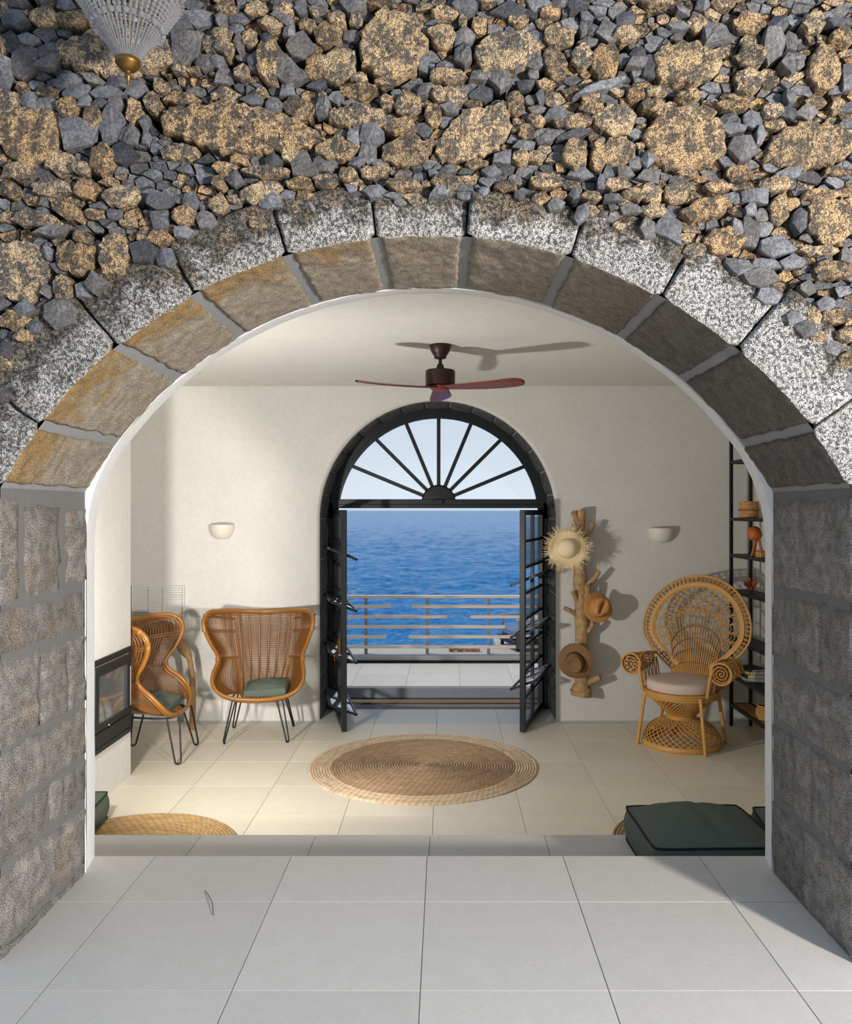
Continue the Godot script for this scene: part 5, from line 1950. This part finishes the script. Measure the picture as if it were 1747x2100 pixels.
func sconce(label: String, at: Vector3) -> void:
	var o := thing("wall_sconce", label, "wall lamp", at, 0.0, "plaster wall sconces")
	var mb := MB.new()
	mb.lathe(curve2([Vector2(0.001, -0.142), Vector2(0.06, -0.132), Vector2(0.10, -0.095), Vector2(0.12, -0.04), Vector2(0.122, 0.0), Vector2(0.114, 0.0), Vector2(0.11, -0.04), Vector2(0.09, -0.09), Vector2(0.05, -0.122), Vector2(0.001, -0.13)], 4), 28, Transform3D(), 0.0, PI)
	part("bowl", mb, M.white_ceramic, o)

func build_stove() -> void:
	var o := thing("wood_stove", "black built-in wood stove with glass door in the chimney breast", "stove", Vector3(-2.439, -0.181, -6.12))
	# local: x out of the wall, z along it
	var z0 := -0.325
	var z1 := 0.40
	var h := 0.66
	var bar := func(mb: MB, y0: float, y1: float, za: float, zb: float, x0: float, x1: float) -> void:
		mb.box(Vector3(x1 - x0, y1 - y0, zb - za), Transform3D(Basis(), Vector3((x0 + x1) / 2, (y0 + y1) / 2, (za + zb) / 2)), 0.003)
	var mb := MB.new()
	bar.call(mb, h - 0.045, h, z0, z1, -0.005, 0.014)
	bar.call(mb, 0.0, 0.04, z0, z1, -0.005, 0.014)
	bar.call(mb, 0.04, h - 0.045, z0, z0 + 0.035, -0.005, 0.014)
	bar.call(mb, 0.04, h - 0.045, z1 - 0.035, z1, -0.005, 0.014)
	part("surround", mb, M.stove_black, o)
	var door := hub("door", o)
	mb = MB.new()
	bar.call(mb, h - 0.12, h - 0.055, z0 + 0.045, z1 - 0.045, 0.0, 0.022)
	bar.call(mb, 0.155, 0.20, z0 + 0.045, z1 - 0.045, 0.0, 0.022)
	bar.call(mb, 0.20, h - 0.12, z0 + 0.045, z0 + 0.105, 0.0, 0.022)
	bar.call(mb, 0.20, h - 0.12, z1 - 0.105, z1 - 0.045, 0.0, 0.022)
	part("door_frame", mb, M.stove_black, door)
	mb = MB.new()
	mb.box(Vector3(0.005, h - 0.31, z1 - z0 - 0.2), Transform3D(Basis(), Vector3(0.006, 0.37, (z0 + z1) / 2)))
	part("glass_pane", mb, M.glass, door)
	mb = MB.new()
	mb.tube(PackedVector3Array([Vector3(0.035, 0.22, z0 + 0.075), Vector3(0.035, h - 0.14, z0 + 0.075)]), 0.006, 8)
	part("handle", mb, M.steel, door)
	mb = MB.new()
	bar.call(mb, 0.05, 0.145, z0 + 0.045, z1 - 0.045, 0.0, 0.02)
	part("ash_drawer", mb, M.stove_black, o)
	mb = MB.new()
	mb.lathe(PackedVector2Array([Vector2(0.001, 0.012), Vector2(0.007, 0.01), Vector2(0.008, 0)]), 10, Transform3D(Basis(Vector3(0, 0, 1), -PI / 2), Vector3(0.02, 0.165, 0.13)))
	part("damper_knob", mb, M.steel, o)
	# firebox: five plates
	mb = MB.new()
	var bx := -0.40
	mb.box(Vector3(0.40, 0.012, 0.67), Transform3D(Basis(), Vector3(bx / 2 - 0.004, 0.06, 0.04)))
	mb.box(Vector3(0.40, 0.012, 0.67), Transform3D(Basis(), Vector3(bx / 2 - 0.004, 0.595, 0.04)))
	mb.box(Vector3(0.012, 0.54, 0.67), Transform3D(Basis(), Vector3(bx, 0.33, 0.04)))
	mb.box(Vector3(0.40, 0.54, 0.012), Transform3D(Basis(), Vector3(bx / 2 - 0.004, 0.33, -0.26)))
	mb.box(Vector3(0.40, 0.54, 0.012), Transform3D(Basis(), Vector3(bx / 2 - 0.004, 0.33, 0.37)))
	part("firebox", mb, M.firebrick, o)
	for k in 3:
		mb = MB.new()
		var lx: float = [-0.085, -0.225, -0.155][k]
		var ly: float = [0.128, 0.128, 0.245][k]
		var pts := path([Vector3(lx, ly, 0.30), Vector3(lx, ly, 0.05), Vector3(lx, ly, -0.17)], 4)
		mb.tube(pts, 0.06, 9)
		var lg := part("firewood_log", mb, M.log, self)
		lg.name = numbered("firewood_log") if k else "firewood_log"
		lg.position = o.position
		tag(lg, ["split firewood log lying foremost behind the stove glass", "split firewood log at the back of the stove", "split firewood log on top of the pile behind the stove glass"][k], "log", "firewood in the stove")

func rug(called: String, label: String, at: Vector3, rings: int, pale_from: int, step: float, dark: Color, pale: Color) -> void:
	var o := thing(called, label, "rug", at, 0.0, "round jute rugs")
	var g := RandomNumberGenerator.new()
	g.seed = rings * 7
	for band in 2:
		var mb := MB.new()
		mb.colored = true
		for k in (range(0, pale_from) if band == 0 else range(pale_from, rings)):
			var r: float = step * (k + 0.5)
			var seg := clampi(int(TAU * r / 0.016), 14, 420)
			var rows := []
			var cols := []
			var ring_tone := g.randf_range(0.90, 1.06)
			for i in seg:
				var a := TAU * i / seg
				var pl := 0.5 + 0.5 * sin(i * 2.1 + k)
				var tone := ring_tone * (0.72 + 0.3 * pl) * (1.0 + 0.35 * noise.get_noise_2d(cos(a) * r * 7.0 + k * 3.0, sin(a) * r * 7.0))
				var base := (dark if band == 0 else pale) * tone
				var row := PackedVector3Array()
				var crow := PackedColorArray()
				for q in [[-0.5, 0.005], [-0.36, 0.0095], [0.0, 0.0115 + 0.002 * pl], [0.36, 0.0095], [0.5, 0.005 if k < rings - 1 else 0.0]]:
					var rr: float = r + q[0] * step
					row.append(Vector3(cos(a) * rr, q[1], sin(a) * rr))
					crow.append(base * (0.72 if absf(q[0]) == 0.5 else 1.0))
				rows.append(row)
				cols.append(crow)
			mb.grid(rows, true, false, cols)
		if mb.v.size():
			part("braided_centre" if band == 0 else "pale_border", mb, M.jute, o)

# ---------------------------------------------------------------- shelf and what stands on it
func build_shelf() -> void:
	var x0 := 2.735
	var x1 := 2.92
	var da := 7.95
	var db := 6.55
	var o := thing("shelf_rack", "tall black metal shelf rack against the right wall behind the peacock chair", "shelf", Vector3((x0 + x1) / 2, FLOOR_Y, -(da + db) / 2))
	var c := o.position
	for x in [x0, x1]:
		for d in [da, 6.98, db]:
			var mb := MB.new()
			mb.box(Vector3(0.03, 2.80, 0.03), Transform3D(Basis(), Vector3(x, FLOOR_Y + 1.40, -d) - c), 0.003)
			part("post", mb, M.shelf_black, o)
	for y in shelf_heights():
		var mb := MB.new()
		mb.box(Vector3(x1 - x0 - 0.02, 0.018, da - db), Transform3D(Basis(), Vector3((x0 + x1) / 2, y - 0.014, -(da + db) / 2) - c), 0.002)
		part("shelf_board", mb, M.box_wood if y < -0.2 else M.shelf_black, o)
		mb = MB.new()
		for x in [x0, x1]:
			mb.box(Vector3(0.025, 0.03, da - db), Transform3D(Basis(), Vector3(x, y - 0.017, -(da + db) / 2) - c), 0.002)
		for d in [da, db]:
			mb.box(Vector3(x1 - x0, 0.03, 0.025), Transform3D(Basis(), Vector3((x0 + x1) / 2, y - 0.017, -d) - c), 0.002)
		part("shelf_frame", mb, M.shelf_black, o)

func shelf_heights() -> Array:
	return [2.0, 1.46, 0.775, 0.32, -0.03, -0.31, 1.115]

func build_shelf_things() -> void:
	var hs := shelf_heights()
	# round drum on the second shelf
	var d := 7.6
	var o := thing("round_wooden_box", "round pale wooden drum with a rope band on the black shelf", "box", Vector3(2.815, hs[1], -7.70))
	var mb := MB.new()
	mb.lathe(curve2([Vector2(0.001, 0.0), Vector2(0.074, 0.0), Vector2(0.085, 0.012), Vector2(0.088, 0.075), Vector2(0.085, 0.138), Vector2(0.074, 0.15), Vector2(0.001, 0.15)], 3), 28)
	part("body", mb, M.box_wood, o)
	mb = MB.new()
	var pts := PackedVector3Array()
	for k in 28:
		pts.append(Vector3(cos(TAU * k / 28) * 0.09, 0.07 + 0.004 * sin(k), sin(TAU * k / 28) * 0.09))
	mb.tube(pts, 0.007, 6, true)
	part("rope_band", mb, M.brown_straw, o)
	# carved wooden tripod figure and a box under it
	o = thing("wooden_model", "orange wooden model on splayed legs on the black shelf, half behind the arch", "ornament", Vector3(2.815, hs[6] - 0.005, -7.52))
	mb = MB.new()
	mb.lathe(curve2([Vector2(0.001, 0.17), Vector2(0.05, 0.18), Vector2(0.065, 0.22), Vector2(0.05, 0.27), Vector2(0.025, 0.29), Vector2(0.001, 0.295)], 3), 18, Transform3D(Basis(Vector3(0, 0, 1), 0.3), Vector3(0.05, -0.01, 0)))
	part("body", mb, M.orange_wood, o)
	for k in 3:
		mb = MB.new()
		var a := TAU * k / 3 + 2.6
		mb.tube(PackedVector3Array([Vector3(0.005, 0.19, 0), Vector3(cos(a) * 0.065, 0.004, sin(a) * 0.065)]), 0.011, 7)
		part("leg", mb, M.orange_wood, o)
	mb = MB.new()
	mb.box(Vector3(0.12, 0.05, 0.12), Transform3D(Basis(), Vector3(0, 0.025, 0)), 0.006)
	mb.box(Vector3(0.11, 0.006, 0.11), Transform3D(Basis(), Vector3(0, 0.053, 0)), 0.002)
	var bx := part("small_wooden_box", mb, M.box_wood, self)
	bx.position = Vector3(2.815, hs[6] - 0.005, -7.33)
	tag(bx, "small flat wooden box in front of the orange wooden model on the black shelf", "box")
	# coral piece
	mb = MB.new()
	var g := RandomNumberGenerator.new()
	g.seed = 21
	for k in 16:
		var a := g.randf() * TAU
		var e := Vector3(cos(a) * g.randf_range(0.02, 0.08), g.randf_range(0.05, 0.13), sin(a) * g.randf_range(0.02, 0.08))
		mb.tube(path([Vector3(0, 0.0, 0), e * 0.5 + Vector3(0, 0.01, 0), e], 3), [0.018, 0.016, 0.014, 0.012, 0.011, 0.012, 0.008], 6)
	var co := part("coral_piece", mb, M.coral, self)
	co.position = Vector3(2.82, hs[2] + 0.012, -7.66)
	tag(co, "reddish branching coral piece on the black shelf above the peacock chair", "ornament")
	# books lying on the lower shelf
	var tones := [M.book_white, M.book_black, M.book_yellow, M.book_black]
	var labels := ["white book lying at the bottom of the pile on the black shelf", "thick black book second from the bottom on the black shelf", "yellow-green book lying on the black shelf pile", "black covered book on top of the pile on the black shelf"]
	var y: float = hs[4]
	for k in 4:
		var t: float = [0.03, 0.035, 0.03, 0.02][k]
		o = thing("book", labels[k], "book", Vector3(2.825, y, -7.66), 0.12 * k - 0.1, "books lying on the black shelf")
		mb = MB.new()
		mb.box(Vector3(0.17, t - 0.006, 0.23), Transform3D(Basis(), Vector3(0.004, t / 2, 0)))
		part("pages", mb, M.book_white, o)
		mb = MB.new()
		mb.box(Vector3(0.18, 0.003, 0.24), Transform3D(Basis(), Vector3(0, 0.0015, 0)))
		mb.box(Vector3(0.18, 0.003, 0.24), Transform3D(Basis(), Vector3(0, t - 0.0015, 0)))
		mb.box(Vector3(0.003, t, 0.24), Transform3D(Basis(), Vector3(-0.0885, t / 2, 0)))
		part("cover", mb, tones[k], o)
		y += t
	# basket on the bottom shelf
	o = thing("wicker_basket", "small wicker basket on the lowest board of the black shelf", "basket", Vector3(2.825, hs[5], -7.30))
	mb = MB.new()
	for k in 7:
		pts = PackedVector3Array()
		for j in 24:
			var r := 0.07 + 0.018 * sin(k * 0.5)
			pts.append(Vector3(cos(TAU * j / 24) * r, 0.012 + 0.018 * k + 0.003 * sin(j * PI), sin(TAU * j / 24) * r))
		mb.tube(pts, 0.0095, 5, true)
	part("weave", mb, M.cane, o)
	mb = MB.new()
	mb.lathe(PackedVector2Array([Vector2(0.001, 0.004), Vector2(0.07, 0.004)]), 20)
	part("bottom", mb, M.cane_dark, o)

# ---------------------------------------------------------------- left corner
func build_corner() -> void:
	# woven wire panel on the wall
	var o := thing("wire_wall_panel", "square white wire panel of fine level wires hung behind the left rattan chair", "wall art", Vector3(-2.79, 0.47, -8.10))
	var w := 0.50
	var h := 0.64
	var mb := MB.new()
	for s in [-1.0, 1.0]:
		mb.tube(PackedVector3Array([Vector3(s * w / 2, -h / 2, 0), Vector3(s * w / 2, h / 2, 0)]), 0.005, 6)
		mb.tube(PackedVector3Array([Vector3(-w / 2, s * h / 2, 0), Vector3(w / 2, s * h / 2, 0)]), 0.005, 6)
		mb.tube(PackedVector3Array([Vector3(s * 0.2, h * 0.4, -0.035), Vector3(s * 0.2, h * 0.4, 0.0)]), 0.004, 6)
	part("frame", mb, M.white_wire, o)
	mb = MB.new()
	for k in 34:
		var y := h / 2 - h * (k + 0.5) / 34.0
		mb.tube(PackedVector3Array([Vector3(-w / 2, y + 0.006 * sin(k * 2.0), 0), Vector3(0, y + 0.004 * sin(k * 3.1), 0.004), Vector3(w / 2, y + 0.006 * sin(k * 1.3), 0)]), 0.0032, 5)
	part("level_wires", mb, M.white_wire, o)
	mb = MB.new()
	for x in [-0.08, 0.06]:
		mb.tube(PackedVector3Array([Vector3(x, -h / 2, 0.004), Vector3(x, h / 2, 0.004)]), 0.003, 5)
	part("upright_wires", mb, M.white_wire, o)
	# driftwood side table
	o = thing("driftwood_table", "rustic driftwood side table with crooked legs behind the left rattan chair", "side table", Vector3(-2.68, FLOOR_Y, -7.82))
	mb = MB.new()
	twig(mb, [Vector3(-0.36, 0.95, -0.02), Vector3(-0.15, 0.955, 0.0), Vector3(0.06, 0.95, 0.0), Vector3(0.14, 0.93, 0.0)], [0.06, 0.075, 0.07, 0.05], 3.0)
	part("top", mb, M.old_wood, o)
	mb = MB.new()
	twig(mb, [Vector3(0.08, 0.93, 0.0), Vector3(0.17, 0.84, 0.0), Vector3(0.24, 0.74, 0.0), Vector3(0.275, 0.68, 0.01)], [0.06, 0.055, 0.05, 0.03], 4.0)
	part("knee", mb, M.old_wood, o)
	mb = MB.new()
	twig(mb, [Vector3(0.265, 0.74, 0.0), Vector3(0.30, 0.55, 0.0), Vector3(0.315, 0.3, 0.0), Vector3(0.31, 0.0, 0.0)], [0.03, 0.026, 0.028, 0.03], 5.0)
	part("leg", mb, M.old_wood, o)
	mb = MB.new()
	twig(mb, [Vector3(-0.05, 0.93, 0.0), Vector3(-0.08, 0.75, 0.02), Vector3(-0.18, 0.5, 0.03), Vector3(-0.28, 0.25, 0.02), Vector3(-0.30, 0.0, 0.0)], [0.10, 0.085, 0.055, 0.04, 0.035], 6.0)
	part("leg", mb, M.old_wood, o)
	mb = MB.new()
	twig(mb, [Vector3(-0.30, 0.93, -0.04), Vector3(-0.34, 0.5, -0.1), Vector3(-0.36, 0.0, -0.14)], [0.04, 0.035, 0.035], 7.0)
	part("leg", mb, M.old_wood, o)
	# socket
	o = thing("wall_socket", "small white wall socket beside the wide rattan chair", "socket", Vector3(-2.13, -0.225, -8.137))
	mb = MB.new()
	mb.box(Vector3(0.075, 0.075, 0.012), Transform3D(Basis(), Vector3(0, 0, 0.005)), 0.004)
	part("plate", mb, M.white_plastic, o)
	for s in [-1.0, 1.0]:
		mb = MB.new()
		mb.lathe(PackedVector2Array([Vector2(0.001, 0.0135), Vector2(0.006, 0.0135), Vector2(0.006, 0.009)]), 8, Transform3D(Basis(Vector3.RIGHT, PI / 2), Vector3(s * 0.012, 0, -0.001)))
		part("hole", mb, M.hole, o)

# ---------------------------------------------------------------- chandelier
func build_chandelier() -> void:
	var top := 3.9
	var base := Vector3(-0.936, 0.0, -2.46)
	var o := thing("crystal_chandelier", "basket chandelier of strung glass beads with a brass finial, top left", "chandelier", base)
	var yb := EYE - (128.0 - CY) * 2.46 / FOCAL   # the bottom cap
	var prof := curve2([Vector2(0.028, yb), Vector2(0.062, yb + 0.055), Vector2(0.112, yb + 0.125), Vector2(0.150, yb + 0.20), Vector2(0.171, yb + 0.29), Vector2(0.172, yb + 0.37)], 8)
	var xf := []
	var bead := SphereMesh.new()
	bead.radius = 0.5
	bead.height = 1.0
	bead.radial_segments = 8
	bead.rings = 4
	var strands := 44
	var wires := MB.new()
	for k in strands:
		var a := TAU * k / strands
		var at := 0.0
		var pts := PackedVector3Array()
		for i in prof.size():
			pts.append(Vector3(cos(a) * prof[i].x, prof[i].y, sin(a) * prof[i].x))
		wires.tube(pts, 0.0012, 3, false, false)
		for i in pts.size() - 1:
			var l := pts[i].distance_to(pts[i + 1])
			var size := clampf(prof[i].x * TAU / strands * 0.74, 0.0058, 0.0150)
			while at < l:
				xf.append(Transform3D(Basis().scaled(Vector3(size, size, size)), pts[i].lerp(pts[i + 1], at / l)))
				at += size * 1.06
			at -= l
	for y in [0.10, 0.19, 0.30]:   # girdles of larger beads
		var r := 0.0
		for i in prof.size() - 1:
			if prof[i].y - yb <= y: r = prof[i].x
		var m := int(TAU * r / 0.019)
		for k in m:
			var a := TAU * k / m
			xf.append(Transform3D(Basis().scaled(Vector3.ONE * 0.018), Vector3(cos(a) * (r + 0.006), yb + y, sin(a) * (r + 0.006))))
	var mm := MultiMesh.new()
	mm.transform_format = MultiMesh.TRANSFORM_3D
	mm.mesh = bead
	mm.instance_count = xf.size()
	for i in xf.size():
		mm.set_instance_transform(i, xf[i])
	var mi := MultiMeshInstance3D.new()
	mi.name = "glass_beads"
	mi.multimesh = mm
	mi.material_override = M.crystal
	o.add_child(mi, true)
	tag(mi, "", "", "", "stuff")
	part("wires", wires, M.silver_wire, o)
	var mb := MB.new()
	for q in [[0.172, 0.37], [0.150, 0.20]]:
		var pts := PackedVector3Array()
		for k in 40:
			pts.append(Vector3(cos(TAU * k / 40) * q[0], yb + q[1], sin(TAU * k / 40) * q[0]))
		mb.tube(pts, 0.005, 6, true)
	for k in 4:
		var a := TAU * k / 4 + 0.3
		mb.tube(PackedVector3Array([Vector3(cos(a) * 0.172, yb + 0.37, sin(a) * 0.172), Vector3(cos(a) * 0.03, yb + 0.75, sin(a) * 0.03)]), 0.003, 5)
	mb.tube(PackedVector3Array([Vector3(0, yb + 0.70, 0), Vector3(0, 3.76, 0)]), 0.006, 6)
	part("hoops", mb, M.brass, o)
	mb = MB.new()
	mb.lathe(curve2([Vector2(0.001, yb + 0.014), Vector2(0.030, yb + 0.012), Vector2(0.036, yb), Vector2(0.034, yb - 0.008), Vector2(0.022, yb - 0.022), Vector2(0.009, yb - 0.028), Vector2(0.008, yb - 0.034), Vector2(0.010, yb - 0.042), Vector2(0.007, yb - 0.05), Vector2(0.005, yb - 0.056), Vector2(0.004, yb - 0.066), Vector2(0.0005, yb - 0.07)], 3), 24)
	part("finial", mb, M.brass, o)
	# beam it hangs from, above the frame
	mb = MB.new()
	mb.box(Vector3(0.14, 0.16, 4.2), Transform3D(), 0.01)
	var bm := part("ceiling_beam", mb, M.old_wood, self)
	bm.position = Vector3(base.x, 3.84, -1.0)
	tag(bm, "wooden beam high above the patio carrying the bead chandelier", "beam", "", "structure")

# ---------------------------------------------------------------- lamps out of the picture that light the place
func globe_lamp(label: String, at: Vector3, foot_y: float, energy: float, color: Color, r: float, aim := Vector3.ZERO) -> void:
	var o := thing("floor_lamp" if aim != Vector3.ZERO else "globe_lamp", label, "lamp", Vector3(at.x, foot_y, at.z))
	var h := at.y - foot_y
	var mb := MB.new()
	mb.lathe(curve2([Vector2(0.001, 0.0), Vector2(0.12, 0.0), Vector2(0.12, 0.012), Vector2(0.02, 0.025), Vector2(0.012, 0.05)], 3), 24)
	part("base", mb, M.black_iron, o)
	mb = MB.new()
	mb.tube(PackedVector3Array([Vector3(0, 0.03, 0), Vector3(0, h - r - 0.01, 0)]), 0.010, 8)
	part("pole", mb, M.black_iron, o)
	mb = MB.new()
	var prof := PackedVector2Array()
	for k in 17:
		var a := -PI / 2 + PI * k / 16
		prof.append(Vector2(maxf(0.001, cos(a) * r), h + sin(a) * r))
	mb.lathe(prof, 24)
	part("bulb", mb, M.globe, o)
	var l: Light3D
	if aim == Vector3.ZERO:
		var om := OmniLight3D.new()
		om.omni_range = 30.0
		om.omni_attenuation = 2.0
		l = om
	else:   # a shaded lamp: its cone keeps the light in the room
		var sp := SpotLight3D.new()
		sp.spot_range = 30.0
		sp.spot_attenuation = 2.0
		sp.spot_angle = 72.0
		sp.spot_angle_attenuation = 0.85
		l = sp
		mb = MB.new()
		var b := Basis.looking_at(aim, Vector3.UP) * Basis(Vector3.RIGHT, -PI / 2)
		mb.lathe(PackedVector2Array([Vector2(0.03, -r - 0.07), Vector2(r + 0.02, -r - 0.02), Vector2(r + 0.03, 0.0), Vector2(r + 0.026, 0.0), Vector2(r + 0.015, -r - 0.015), Vector2(0.03, -r - 0.06)]), 28, Transform3D(b, Vector3(0, h, 0)))
		part("shade", mb, M.black_iron, o)
	l.name = "bulb_light"
	l.light_color = color
	l.light_energy = energy
	l.light_size = r * 0.9
	l.shadow_enabled = true
	l.position = Vector3(0, h, 0)
	o.add_child(l)
	if aim != Vector3.ZERO:
		l.basis = Basis.looking_at(aim, Vector3.UP)
